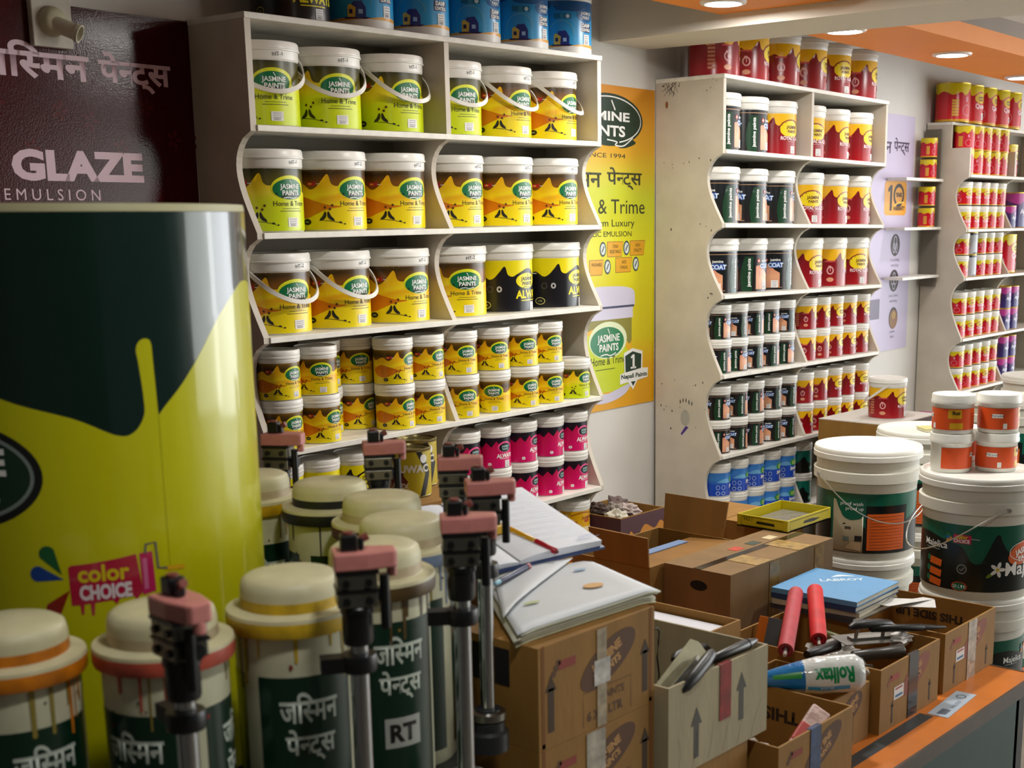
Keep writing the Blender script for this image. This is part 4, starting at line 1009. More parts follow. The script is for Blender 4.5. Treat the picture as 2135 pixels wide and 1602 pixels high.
# big taped carton with a hand hole
a = Art(); a.ell(mat('#120c06', .9), .090, .185, .022, .011, 1, 24)
G_, w, d = carton('big taped brown carton with oval hand hole in the middle', .363, .787, -1.032, -.862, ZT, .217, 'closed', hexc='#80623a', left=a, group='plain cartons at the back of the table')
tape(G_, [(.0, w, .075, .095, .2202, .2208)], '#2a2018', 'seam'); tape(G_, [(.10, .16, .0, .075, .2202, .2212)], '#b09058', 'tape_strip'); tape(G_, [(.27, .33, .0, .09, .2202, .2212)], '#b09058', 'tape_strip')
tape(G_, [(.15, .19, -.0012, -.0006, .0, .217)], '#8a6c38', 'tape_strip', rough=.25); tape(G_, [(.34, .38, -.0012, -.0006, .06, .217)], '#8a6c38', 'tape_strip', rough=.25)
for k in range(3): boxes('label_patch', [(.18 + .07 * k, .215 + .07 * k, .105, .13, .2202, .2208)], mat(('#b8432c', '#3a4438', '#c9b890')[k], .7), G_)
# carton with raised flaps behind it
a = Art(); a.rect(mat('#1a2334', .6), .045, .070, .135, .205, 2); a.rect(mat('#1d1a1c', .6), .0, .13, .120, .150, 1)
H_, w, d = carton('brown carton with raised flaps behind the big taped one', .320, .640, -.856, -.640, ZT, .217, hexc='#8a6428', left=a, group='plain cartons at the back of the table')
KH = kraft('#8a6026')
def flap(e, P, name='flap'):
    bm = bmesh.new(); v = [bm.verts.new(p) for p in P]; bm.faces.new(v)
    o = finish(name, bm, KH, e); md = o.modifiers.new('thickness', 'SOLIDIFY'); md.thickness = .004; return o
flap(H_, [(.001, .002, .217), (.001, .150, .217), (-.012, .156, .288), (-.010, -.004, .284)])
flap(H_, [(w - .002, .03, .217), (w - .002, .20, .217), (w + .012, .205, .300), (w + .012, .025, .300)])
f_ = flap(H_, [(.006, .004, .2165), (w - .006, .004, .2165), (w - .006, .120, .207), (.006, .120, .207)])
boxes('blue_strip', [(.01, w - .06, .086, .112, .2105, .2125)], mat('#6f86ac', .6), H_)
# maroon printed carton of rags in the corner, on a plain one
carton('plain carton on the floor under the maroon carton of scraps', 1.235, 1.465, -.055, .165, 0, .415, 'closed', group='plain cartons on the floor')
a = Art(); mr = mat('#4a2028', .6); am = mat('#c07a14', .6)
a.rect(am, 0, .225, 0, .29, 1); a.poly(mr, [(0, .29), (0, .24)] + smooth_line([(0, .24), (.03, .22), (.05, .245), (.08, .22), (.12, .255), (.17, .235), (.20, .255), (.225, .24)], 4) + [(.225, .29)], 2)
a.ell(mat('#b4461c', .6), .105, .205, .045, .024, 3, 30, .1); a.text(mat('#e8b050', .6), 'JASMINE', .105, .200, .019, 4, rot=.1, bold=.04)
l_ = Art(); l_.rect(am, 0, .215, 0, .29, 1); l_.poly(mr, [(0, .29), (0, .24)] + smooth_line([(0, .24), (.05, .225), (.09, .25), (.15, .23), (.215, .24)], 4) + [(.215, .29)], 2)
I_, w, d = carton('maroon and amber carton of scraps between the first two racks', 1.240, 1.462, -.052, .163, .4185, .292, front=a, left=l_, group='printed cartons near the racks')
carton('plain carton hidden under the open ledger', -.470, -.335, -1.175, -.990, ZT, .43, 'closed', group='plain cartons at the back of the table')
# carton that carries the striped tins, and one that carries the red bucket
carton('tall plain carton behind the canisters under the striped tins', -.255, .075, -.640, -.430, ZT, .398, 'closed', group='plain cartons at the back of the table')
a = Art(); a.rect(mat('#a87a30', .6), 0, .365, .60, .88, 1); a.poly(mr, [(0, .88), (0, .82)] + smooth_line([(0, .82), (.05, .79), (.09, .83), (.14, .80), (.2, .84), (.27, .80), (.33, .83), (.365, .80)], 4) + [(.365, .88)], 2)
carton('white topped tall carton under the red bucket by the middle rack', 2.40, 2.77, -.350, -.060, 0, .882, 'closed', front=a, lid_mat=mat('#d8d4cc', .6), group='printed cartons near the racks')
carton('plain carton beside the yellow tray, left of the pails', .800, .985, -.835, -.60, 0, .876, 'closed', group='plain cartons on the floor')
carton('plain carton against the middle rack behind the yellow tray', 1.30, 1.62, -.52, -.27, 0, .62, 'closed', lid_mat=mat('#d2cec6', .6), group='plain cartons on the floor')
# ------------------------------------------------------------------ yellow tray box
YL = mat('#c9b80e', .5, var=.06); GI = mat('#6d6a62', .6)
e = empty('tray_box', (.760, -.926, .8803), 0, 'shallow yellow tray box with black markings on the big carton', 'box')
w, d, h = .200, .140, .029
bm = bmesh.new(); box(bm, 0, w, 0, d, 0, .003, 1)
for b in ((0, w, 0, .003), (0, w, d - .003, d), (0, .003, .003, d - .003), (w - .003, w, .003, d - .003)): box(bm, *b, 0, h)
a = Art(); k = BLACK_INK
for (x0, x1) in ((.012, w - .012),):
    a.line(k, [(x0, .004), (x0, h - .004), (x1, h - .004), (x1, .004), (x0, .004)], .0012, 1)
a.poly(k, [(w * .35, h * .40), (w * .6, h * .32), (w * .75, h * .45), (w * .55, h * .62), (w * .38, h * .60)], 2)
b_ = Art(); b_.line(k, [(.012, .004), (.012, h - .004), (d - .012, h - .004), (d - .012, .004), (.012, .004)], .0012, 1)
b_.poly(k, [(d * .38, h * .40), (d * .75, h * .36), (d * .74, h * .58), (d * .40, h * .62)], 2); b_.text(k, 'NO.1', d * .22, h * .55, .011, 2)
mats = [YL, GI]
for art, fn in ((a, lambda x, y, l: Vector((x, -.0002 - l, y))), (b_, lambda x, y, l: Vector((-.0002 - l, d - x, y)))):
    art.build(bm, fn, None, .0002, len(mats)); mats += art.mats
finish('tray', bm, mats, e, smooth='art')
boxes('plastic_liner', [(.01, w - .01, .01, d - .01, .003, .0085)], mat('#7a7872', .12, bump=.5, bscale=50), e)

# ------------------------------------------------------------------ pails
def pail_art(k=0):
    a = Art(); r = .1245; Wd = PI * r
    Gn = mat('#0a5e48', .3); Bk = mat('#0c1413', .28); Or = mat('#d9601c', .4); W = WHITE_INK
    a.rect(Gn, -Wd, Wd, .020, .170, 0)
    a.poly(Bk, [(-Wd, .020), (-Wd, .085)] + smooth_line([(-Wd, .085), (-.30, .095), (-.22, .120), (-.16, .140), (-.120, .142), (-.095, .137), (-.06, .128), (-.03, .118), (-.010, .088), (.010, .086), (.024, .110), (.040, .145), (.050, .150), (.058, .132), (.075, .110), (.11, .10), (.16, .12), (.22, .11), (.30, .10), (Wd, .085)], 5) + [(Wd, .020)], 1)
    # front: script lettering, little splash badge, flower
    a.text(W, 'Majelica', -.100, .112, .022, 3, bold=.01); a.rect(mat('#8a938e', .5), -.13, -.085, .106, .108, 3)
    a.rect(mat('#c21c50', .35), -.052, -.012, .128, .148, 4); a.text(mat('#e8d020', .4), 'color', -.033, .139, .012, 5, bold=.04); a.text(W, 'CHOICE', -.033, .130, .0105, 5, bold=.04, sx=.9)
    a.line(mat('#9aa0a0', .4), [(-.012, .140), (.006, .139)], .0022, 4)
    for ang, c in ((.0, '#1566a8'), (.6, '#1c7a3a'), (-.7, '#d98a1c')): a.ell(mat(c, .4), -.062, .140 + .008 * ang, .009, .004, 4, 12, PI - ang)
    for y0 in (.072, .048, .026): a.poly(Or, [(-.115, y0), (-.080, y0 - .004), (-.078, y0 + .012), (-.113, y0 + .016)], 3); a.ell(mat('#0d6a4c', .4), -.118, y0 + .012, .006, .007, 4, 12)
    a.ring(mat('#8a938e', .5), -.030, .070, .010, .010, .002, 3); a.line(mat('#8a938e', .5), [(-.035, .070), (-.031, .066), (-.025, .074)], .002, 3)
    a.ell(mat('#c8401c', .4), -.034, .030, .018, .011, 3); a.ell(mat('#0d6a4c', .4), -.034, .030, .0155, .009, 4); a.text(W, '20 LTR', -.034, .0265, .010, 5)
    a.ell(Or, .120, .110, .050, .026, 3, 30, .35); a.ring(W, .120, .110, .045, .022, .0015, 4, 30); a.text(W, 'JASMINE', .122, .110, .017, 5, rot=.3, bold=.04); a.text(W, 'PAINTS', .126, .095, .016, 5, rot=.3, bold=.04)
    a.text(W, 'Majelica', .064, .058, .042, 3, 'l', bold=.02); 
    for kx in range(5): a.ell(W, .048 + .010 * math.cos(kx * 1.257), .072 + .010 * math.sin(kx * 1.257), .0085, .0042, 4, 12, kx * 1.257)
    a.ell(mat('#d8c020', .4), .048, .072, .004, .004, 5, 10); a.ell(mat('#6a8a1c', .4), .032, .060, .011, .004, 3, 12, .6)
    # back: picture of a room, orange text block
    o = Wd * .98 if k else -Wd * .98
    s = 1
    def X(v): 
        v = v + Wd
        return v - 2 * Wd if v > Wd else v
    pic = ramp('pail_room_picture', [(0, '#7d5f40'), (.25, '#a39476'), (.5, '#c9bda0'), (.8, '#b9ad92'), (1, '#b9ad92')], .4, .05)
    x0, x1 = -.086, -.006
    a.poly(pic, [(X(x0), .022), (X(x1), .022), (X(x1), .118)] + [(X(t), y) for t, y in smooth_line([(x1, .118), (-.028, .106), (-.048, .108), (-.066, .125), (-.078, .150), (x0, .152)], 4)], 2)
    a.poly(Gn, [(X(t), y) for t, y in smooth_line([(x1, .170), (x1, .116), (-.028, .104), (-.048, .106), (-.064, .123), (-.070, .170)], 4)], 3)
    a.text(W, 'proof wash', X(-.036), .140, .013, 4); a.text(W, 'proof up', X(-.028), .128, .013, 4)
    a.rect(mat('#4a443a', .5), X(-.052), X(-.036), .080, .086, 3); a.rect(mat('#1a1612', .5), X(-.026), X(-.008), .050, .064, 3); a.rect(mat('#6c7a70', .5), X(-.056), X(-.040), .050, .060, 3)
    a.poly(mat('#b99a74', .5), [(X(-.05), .030), (X(-.01), .026), (X(-.01), .046), (X(-.035), .048)], 3)
    a.rect(Bk, X(.0005), X(.112), .020, .140, 3); a.rect(Or, X(.004), X(.104), .028, .120, 4)
    for kx in range(11): a.rect(mat('#9c4414', .5), X(.010), X(.098), .034 + kx * .0078, .0355 + kx * .0078, 5)
    a.rect(Gn, X(-.092), X(-.086), .022, .15, 3)
    return a
PAIL = {}
def pail(name, loc, rz, label, group, handle=None, sc_=1.0, handle_rz=0):
    e = empty(name, loc, rz, label, 'pail', group); e.scale = (sc_, sc_, sc_)
    if not PAIL:
        o = turned('tub', [(0, .004), (.110, .004), (.114, 0), (.1190, 0), (.1235, .016), (.1240, .174), (.1262, .190), (.1262, .194), (.1345, .196), (.1345, .220), (.1275, .223), (.1285, .252), (0, .252)], mat('#d9d7ca', .38, var=.04), None, seg=64); PAIL['tub'] = o.data; bpy.data.objects.remove(o)
        o = turned('lid', [(.1285, .249), (.1365, .250), (.1365, .262), (.1345, .2635), (.1350, .271), (.1325, .275), (.1275, .2755), (.1225, .2710), (.118, .2695), (0, .2690)], mat('#e4e3da', .36, var=.03), None, seg=64); PAIL['lid'] = o.data; bpy.data.objects.remove(o)
        fn, st = round_wrap(.1245)
        o = pail_art().mesh('label', fn, None, st); PAIL['label'] = o.data; bpy.data.objects.remove(o)
        bm = bmesh.new(); P = []
        for k in range(33):
            t = PI * k / 32; s = math.sin(t); P.append((.137 * math.cos(t) * (1 + .02 * s), -.160 * s ** .8, .208 - .105 * s ** 1.15))
        sweep(bm, P, circle(.0016, 6)); 
        for s in (-1, 1): rod(bm, (s * .133, 0, .208), (s * .139, 0, .208), .005)
        o = finish('wire_handle', bm, mat('#b9b6ae', .3, .7), None, smooth=40); PAIL['wire_handle'] = o.data; bpy.data.objects.remove(o)
    for n, me in PAIL.items():
        if n == 'wire_handle' and not handle: continue
        o = bpy.data.objects.new(n, me); col.objects.link(o); o.parent = e
        if n == 'wire_handle': o.rotation_euler = (0, 0, handle_rz)
    return e
GP = 'stacked white pails right of the table'
RX, RY, LX, LY = .986, -1.293, 1.148, -.923
fR, fL = facing(RX, RY), facing(LX, LY)
pail('paint_pail', (RX, RY, .7655), fR, 'white pail with dark green label under the four small tubs', GP, True, 1.0, R(-62))
pail('paint_pail', (LX, LY, .7655), fL + PI, 'white pail with orange text block, behind the yellow tray', GP, True, 1.0, PI + R(28))
for k in range(3):
    lv = ('floor level', 'second from floor', 'third from floor')[k]
    pail('paint_pail', (RX, RY, k * .2552), fR + R(40 + 30 * k), f'white pail {lv}, in the stack under the four small tubs', GP, None, .926)
    pail('paint_pail', (LX, LY, k * .2552), fL + R(40 + 30 * k), f'white pail {lv}, in the stack behind the yellow tray', GP, None, .926)
for (x, y, what) in ((1.566, -.880, 'with a yellow notepad on its lid'), (2.36, -.791, 'third back along the right side'), (3.014, -.634, 'farthest back along the right side')):
    pail('paint_pail', (x, y, .752), fR + R(150), f'white pail {what}', GP, None, 1.0)
    for k in range(3): pail('paint_pail', (x, y, k * .2507), fR + R(70 * k), f'white pail at {("floor", "second", "third")[k]} level below the one {what}', GP, None, .91)
e = empty('notepad', (1.575, -.905, 1.0225), R(-38), 'small yellow notepad on the lid of a white pail', 'notepad')
boxes('pages', [(-.045, .045, -.028, .028, 0, .007)], mat('#d8d2b0', .6), e); boxes('cover', [(-.047, .047, -.030, .030, .007, .0085)], mat('#c9c47a', .5), e)

def tub_art():
    a = Art(); r = .0455; Wd = PI * r; O = mat('#d9501a', .4); Y = mat('#dba818', .4)
    a.rect(O, -Wd, Wd * .62, .010, .058, 0)
    a.rect(Y, -.004, .026, .036, .056, 1); a.rect(Y, .000, .030, .012, .026, 1); a.text(BLACK_INK, 'Ruc', .014, .045, .011, 2, bold=.04)
    a.rect(WHITE_INK, -.070, -.046, .036, .045, 1); a.text(mat('#3a3a3a', .5), 'Wall putty', -.058, .0385, .007, 2)
    for k in range(6): a.rect(mat('#a83a12', .5), .052, .082, .014 + k * .006, .0165 + k * .006, 1)
    a.rect(WHITE_INK, -.045, -.036, .012, .024, 1)
    return a
MT = {}
def small_tub(loc, rz, label):
    e = empty('putty_tub', loc, rz, label, 'tub', 'small orange labelled tubs on the pail')
    if not MT:
        for n, prof in (('tub', [(0, .002), (.040, .002), (.043, 0), (.0445, .002), (.0455, .008), (.0455, .064), (.047, .066), (0, .066)]),
                        ('lid', [(0, .065), (.0475, .066), (.0492, .068), (.0492, .075), (.0480, .077), (.0484, .085), (.0470, .0875), (.0445, .0880), (.0435, .0865), (0, .0862)])):
            o = turned(n, prof, mat('#e2e1d8', .36, var=.03), None, seg=40); MT[n] = o.data; bpy.data.objects.remove(o)
        fn, st = round_wrap(.0461); o = tub_art().mesh('label', fn, None, st); MT['label'] = o.data; bpy.data.objects.remove(o)
    for n, me in MT.items():
        o = bpy.data.objects.new(n, me); col.objects.link(o); o.parent = e
ZL = .7655 + .2695
for i, (x, y) in enumerate(((.966, -1.228), (1.036, -1.306))):
    f = facing(x, y); s = ('left', 'right')[i]
    small_tub((x, y, ZL), f + R((150, 60)[i]), f'lower {s} orange and white tub on the green labelled pail')
    small_tub((x, y, ZL + .0884), f + R((-8, 70)[i]), f'upper {s} orange and white tub, stacked on another')
small_tub((1.068, -1.205, ZL), facing(1.07, -1.2) + R(90), 'orange and white tub hidden behind the two tub stacks')

# red bucket and the pieces by the far cartons
o = place_container('glaze', 'paint_bucket', (2.580, -.240, .8855), facing(2.580, -.240, 62), .77, 'crimson and yellow bucket standing alone on a white topped carton', 'bucket', None, R(-150))
carton('long low white carton behind the right pails', 2.78, 3.06, -.36, -.12, 0, .80, 'closed', hexc='#b9b2a6', lid_mat=mat('#d8d4cc', .6), group='plain cartons on the floor')
e = empty('packet', (2.90, -.24, .8035), R(10), 'glossy magenta packet lying on the far white carton', 'packet')
boxes('wrapper', [(-.09, .09, -.05, .05, 0, .055)], mat('#a8187c', .15, bump=.3, bscale=30), e, bevel=.01); boxes('label', [(-.06, .0, -.051, -.0502, .012, .045)], mat('#e8d8e4', .4), e)

# ------------------------------------------------------------------ striped tins
def tin_art():
    a = Art(); r = .0405; Wd = PI * r; Y = mat('#b9a41c', .35); K = mat('#1c1a16', .35); M = mat('#5a1a16', .35)
    a.rect(Y, -Wd, Wd, .003, .092, 0)
    for x in (-.09, -.03, .03, .09):
        a.poly(K, [(x - .012, .092), (x, .092), (x + .022, .048), (x + .006, .003), (x - .006, .003), (x + .008, .048)], 1)
    a.poly(M, [(-.05, .003), (-.05, .05), (-.012, .05), (.0, .034), (-.012, .003)], 2)
    a.text(mat('#d8d2c4', .4), 'TOUWAC', .0, .052, .020, 3, bold=.05); a.text(mat('#d8c8b4', .4), 'LAMEX', -.02, .020, .014, 3, bold=.03); a.ell(WHITE_INK, .034, .078, .008, .009, 3, 14)
    return a
tm = None
for i, (x, y, z, lab) in enumerate(((-.074, -.552, 1.0615, 'black and yellow striped metal tin in front, behind the canisters'), (.012, -.480, 1.0615, 'black and yellow striped metal tin behind its twin'))):
    e = empty('striped_tin', (x, y, z), facing(x, y, -8), lab, 'tin', 'striped metal tins behind the canisters')
    turned('tin_body', [(0, .004), (.039, .004), (.0405, 0), (.0418, .002), (.0405, .005), (.0405, .091), (.0418, .094), (.0420, .097), (.0400, .098), (.0385, .094), (.034, .093), (.0335, .090), (0, .0905)], mat('#8f8458', .3, .75), e, seg=44)
    fn, st = round_wrap(.0411); tin_art().mesh('label', fn, e, st, eps=.0002)

# ------------------------------------------------------------------ papers, ledger, pen
def sheet(name, parent, P, nx, ny, zf, m, t=.0006, seed=0, wob=.002):
    """a slightly wavy sheet spanning four corners P (front-left, front-right, back-right, back-left)"""
    bm = bmesh.new(); P = [Vector(p) for p in P]; rg = random.Random(seed); ph = rg.uniform(0, 6); V = []
    for j in range(ny + 1):
        for i in range(nx + 1):
            u, v = i / nx, j / ny
            p = (P[0] * (1 - u) + P[1] * u) * (1 - v) + (P[3] * (1 - u) + P[2] * u) * v
            p.z += zf(u, v) + wob * math.sin(7 * u + ph) * math.cos(5 * v + ph)
            V.append(bm.verts.new(p))
    for j in range(ny):
        for i in range(nx): bm.faces.new((V[j * (nx + 1) + i], V[j * (nx + 1) + i + 1], V[(j + 1) * (nx + 1) + i + 1], V[(j + 1) * (nx + 1) + i]))
    for f in bm.faces: f.smooth = True
    o = finish(name, bm, m, parent); md = o.modifiers.new('thickness', 'SOLIDIFY'); md.thickness = t; md.offset = 1
    return o
PAPER = mat('#d9dde0', .6, var=.05, scale=9)
rg = random.Random(5)
GPp = 'loose papers on the printed carton'
for k in range(7):
    dx, dy = rg.uniform(-.006, .006), rg.uniform(-.005, .005)
    droop = lambda u, v: -.003 * max(0, .10 - u) / .10 - .004 * max(0, u - .9) / .1
    z = 1.0665 + .0030 * k
    m = (mat('#b9b492', .65, var=.12, scale=30), mat('#cbc9b4', .65, var=.08, scale=30))[k % 2] if k < 6 else PAPER
    o = sheet('paper_bundle', None, [(-.682 + dx, -1.398 + dy, z), (-.400 + dx, -1.410 + dy, z), (-.334 + dx, -1.236 + dy, z), (-.520 + dx, -1.185 + dy, z)], 22, 8, droop, m, .0024, k, .0005)
    tag(o, ('lowest', 'second lowest', 'third lowest', 'middle', 'third from top', 'second from top', 'topmost')[k] + ' bundle of paper in the stack on the printed carton', 'paper', 'bundles of paper in the stack')
o = sheet('paper_sheet', None, [(-.655, -1.350, 1.090), (-.520, -1.285, 1.0905), (-.360, -1.220, 1.0905), (-.510, -1.195, 1.090)], 10, 8, lambda u, v: .004 * math.sin(3 * u), PAPER, .0006, 9, .0008)
tag(o, 'loose white sheet with a slanting edge on the paper stack', 'paper')
a = Art(); pb = [o_ for o_ in bpy.data.objects if o_.name.startswith('paper_bundle')][-1]
for c_, x_, y_, rx_, ry_ in (('#e0b070', -.457, -1.340, .017, .011), ('#c2cc9a', -.577, -1.330, .014, .005), ('#a8c4d8', -.401, -1.268, .012, .005)):
    a = Art(); a.ell(mat(c_, .6), x_, y_, rx_, ry_, 1, 24, -.2)
    bm = bmesh.new(); a.build(bm, lambda x, y, l: Vector((x, y, 1.0895 + l)), None, .0002); finish('stain', bm, a.mats, pb, smooth='art')

e = empty('ledger', (-.462, -1.206, 1.0935), R(-7), 'open ledger with blue cover resting on the paper stack', 'ledger'); e.scale = (.862,) * 3
import mathutils
Tl = Matrix.Rotation(R(17), 4, 'X')
def lw(x, y, z): return Tl @ Vector((x, y, z))
bm = bmesh.new()
for (x0, x1) in ((-.130, .0), (.0, .200)):
    P = [lw(x0, 0, 0), lw(x1, 0, 0), lw(x1, .245, 0), lw(x0, .245, 0)]
    v = [bm.verts.new(p) for p in P] + [bm.verts.new(p + Vector((0, 0, .004))) for p in P]
    for q in ((0, 3, 2, 1), (4, 5, 6, 7), (0, 1, 5, 4), (1, 2, 6, 5), (2, 3, 7, 6), (3, 0, 4, 7)): bm.faces.new([v[i] for i in q])
finish('cover', bm, mat('#1d3566', .45), e)
for nm, x0, x1, th, sgn in (('left_pages', -.124, -.001, .010, -1), ('right_pages', .001, .194, .016, 1)):
    bm = bmesh.new(); nx = 14; rows = []
    for i in range(nx + 1):
        u = i / nx; x = x0 + (x1 - x0) * u; c = (u if sgn < 0 else 1 - u)
        top = .0045 + th * (1 - .55 * c ** 6) * (1 - .3 * (1 - c) ** 2)
        sh = 0
        rows.append([bm.verts.new(lw(x, .006, .0045)), bm.verts.new(lw(x, .006, top)), bm.verts.new(lw(x + sh, .238, top)), bm.verts.new(lw(x + sh, .238, .0045))])
    for i in range(nx):
        for j in range(3): bm.faces.new((rows[i][j], rows[i + 1][j], rows[i + 1][j + 1], rows[i][j + 1]))
    bm.faces.new(rows[0]); bm.faces.new(rows[-1][::-1])
    finish(nm, bm, mat('#dfe3ea', .6, var=.03), e, smooth=40)
a = Art(); ik = mat('#8f9cc4', .6)
a.text(ik, 'JASMINE', .165, .020, .010, 1); a.rect(ik, .135, .195, .016, .0168, 1)
for k in range(9): a.rect(mat('#c3cbdc', .6), .02, .19, .04 + .020 * k, .0408 + .020 * k, 1)
bm = bmesh.new(); a.build(bm, lambda x, y, l: lw(x, y, .0216 + l), None, .0002); finish('ruled_lines', bm, a.mats, e, smooth='art')
# pen and its yellow clip
def stick(label, name, p, q, r, cols, cat, taper=None, group=None):
    """round bar in several coloured pieces from p to q: cols = (part, hex, t0, t1, radius factor)"""
    p, q = Vector(p), Vector(q)
    e = empty(name, p, 0, label, cat, group)
    for n, hx, t0, t1, f0, f1 in cols:
        bm = bmesh.new(); a_, b_ = (q - p) * t0, (q - p) * t1
        sweep(bm, [a_, a_ * .98 + b_ * .02, a_ * .02 + b_ * .98, b_], circle(r, 14), scales=[f0 * .85, f0, f1, f1 * .85])
        finish(n, bm, mat(hx, .35), e, smooth=45)
    return e
stick('yellow pen with red cap lying on the open ledger', 'pen', (-.413, -1.127, 1.137), (-.397, -1.222, 1.108), .0048, [('barrel', '#d8a010', 0, .58, 1, 1), ('cap', '#b01028', .58, .97, 1.08, 1.02), ('tip', '#6a0a1a', .97, 1, .7, .5)], 'pen')
e = empty('tape_cutter', (-.432, -1.118, 1.131), R(-8), 'yellow plastic cutter with a black knob beside the pen', 'cutter')
boxes('case', [(-.014, .014, -.024, .024, 0, .014)], mat('#cfa20c', .4), e, bevel=.004); bm = bmesh.new(); rod(bm, (0, -.01, .014), (0, -.01, .021), .007); finish('knob', bm, BLACK, e)
stick('dark blue pen with red end at the ledger front edge', 'pen', (-.562, -1.247, 1.0985), (-.457, -1.217, 1.0985), .0045, [('tip', '#7fb4c4', 0, .12, .6, .9), ('barrel', '#14264e', .12, .92, 1, 1), ('end_cap', '#8c1428', .92, 1, 1, 1)], 'pen')

# ------------------------------------------------------------------ blue notebooks
GN = 'notebooks stacked across the open cartons'
for k, (hx, rz, sx) in enumerate((('#3a3a44', -3, 1.0), ('#b8b09a', 2, .98), ('#28406c', -1, 1.0), ('#5f97c4', 0, 1.0))):
    e = empty('notebook', (.588, -1.152, .7865 + .0118 * k), R(2 + rz), ('dark notebook, lowest of the stack on the cartons', 'tan notebook, second lowest of the stack on the cartons', 'navy notebook just under the light blue one', 'light blue notebook on top of the stack')[k], 'notebook', GN)
    L, Wd = .100 * sx, .100
    boxes('pages', [(-L + .002, L - .002, -Wd + .002, Wd - .002, .0012, .0098)], mat('#d3cfbd', .65, var=.12, scale=60), e)
    boxes('cover', [(-L, L, -Wd, Wd, 0, .0012), (-L, L, -Wd, Wd, .0098, .0110), (-L, -L + .0012, -Wd, Wd, .0012, .0098)], mat(hx, .45, var=.06), e)
    if k == 3:
        a = Art(); wt = mat('#c9dae4', .5)
        a.text(wt, 'LABROY', .0, .0, .026, 1, bold=.03); a.poly(wt, smooth_line([(-.02, .03), (.0, .05), (.02, .045), (.035, .032), (.01, .036), (-.02, .03)], 4), 1)
        bm = bmesh.new(); c, s = math.cos(R(-48)), math.sin(R(-48))
        a.build(bm, lambda x, y, l: Vector((.035 + c * x - s * y, .0 + s * x + c * y, .0111 + l)), None, .0002); finish('cover_print', bm, a.mats, e, smooth='art')

# ------------------------------------------------------------------ rollers, trowels, bag and other tools in the cartons
def hollow_roller(label, p, q, r, hx, hx2):
    p, q = Vector(p), Vector(q); e = empty('foam_roller', p, 0, label, 'paint roller', 'red foam rollers leaning on the notebooks'); ax = (q - p)
    M = ax.to_track_quat('Z', 'Y').to_matrix().to_4x4(); Ln = ax.length
    bm = bmesh.new(); lathe(bm, [(0, 0), (r * .7, 0), (r * .96, .004), (r, .010), (r, Ln - .006), (r * .93, Ln), (r * .55, Ln), (r * .50, Ln - .012), (0, Ln - .012)], 28, M=M); finish('foam', bm, mat(hx, .6, var=.16, scale=40), e, smooth=50)
    bm = bmesh.new(); lathe(bm, [(r * .62, Ln + .0003), (r * .93, Ln + .0003), (r * .62, Ln + .0008)], 28, M=M); finish('end_ring', bm, mat(hx2, .6), e)
    bm = bmesh.new(); lathe(bm, [(0, Ln - .012), (.0035, Ln - .012), (.0035, Ln + .020), (0, Ln + .020)], 12, M=M); finish('axle', bm, mat('#c9c2b8', .3, .6), e)
hollow_roller('pinkish red foam roller, left of the pair', (.424, -1.152, .852), (.205, -1.262, .806), .0155, '#bc4048', '#7a1a1c')
hollow_roller('bright red foam roller, right of the pair', (.463, -1.173, .853), (.318, -1.268, .800), .0165, '#d42c2c', '#a01414')

def trowel(label, loc, rx, ry, rz, L=.17, Wd=.072, handle='#0d0b0a', blade='#8f8a6c', group='plastering trowels and floats'):
    e = empty('trowel', loc, 0, label, 'trowel', group); e.rotation_euler = (R(rx), R(ry), R(rz))
    bm = bmesh.new(); extrude_poly(bm, [(-L / 2, -Wd * .42), (L * .42, -Wd * .5), (L / 2, -Wd * .3), (L / 2, Wd * .3), (L * .42, Wd * .5), (-L / 2, Wd * .42)], lambda a, b, d: Vector((a, b, d)), 0, .0016)
    finish('blade', bm, mat(blade, .35, .4, var=.2, scale=30), e)
    bm = bmesh.new(); rod(bm, (-.035, 0, .001), (-.035, 0, .028), .004); rod(bm, (.035, 0, .001), (.035, 0, .028), .004); box(bm, -.05, .05, -.008, .008, .0016, .006); finish('mount', bm, STEEL, e)
    bm = bmesh.new(); sweep(bm, [(-.056, 0, .026), (-.046, 0, .030), (-.02, 0, .032), (.02, 0, .031), (.046, 0, .029), (.058, 0, .025)], [(1.15 * x, y) for x, y in circle(.0082, 12)], scales=[.6, .95, 1.1, 1.1, .95, .5]); finish('handle', bm, mat(handle, .4), e, smooth=50)
trowel('pale steel trowel sticking out of the arrows carton', (-.325, -1.408, .930), 55, -14, 10, .15, .065)
trowel('trowel with long dark handle on the right in the arrows carton', (-.235, -1.370, .910), 35, -8, 186, .14, .06)
stick('long black handle lying along the arrows carton rim', 'tool_handle', (-.285, -1.418, .945), (-.166, -1.432, .953), .0090, [('grip', '#17130f', 0, .8, .75, 1.05), ('end', '#241c16', .8, 1, 1.05, .35)], 'tool handle')
e = empty('wire_hook', (-.262, -1.310, .875), 0, 'thin bent wire hook rising from the arrows carton', 'wire hook')
bm = bmesh.new(); sweep(bm, [Vector((p[0], p[1], p[2])) for p in [(.0, 0, -.03), (.004, 0, .02), (-.004, -.002, .05), (-.001, -.002, .075), (.0, -.003, .092), (-.006, -.003, .100), (-.014, -.003, .099), (-.017, -.003, .093)]], circle(.0014, 6)); finish('wire', bm, mat('#2a2826', .4, .5), e, smooth=50)
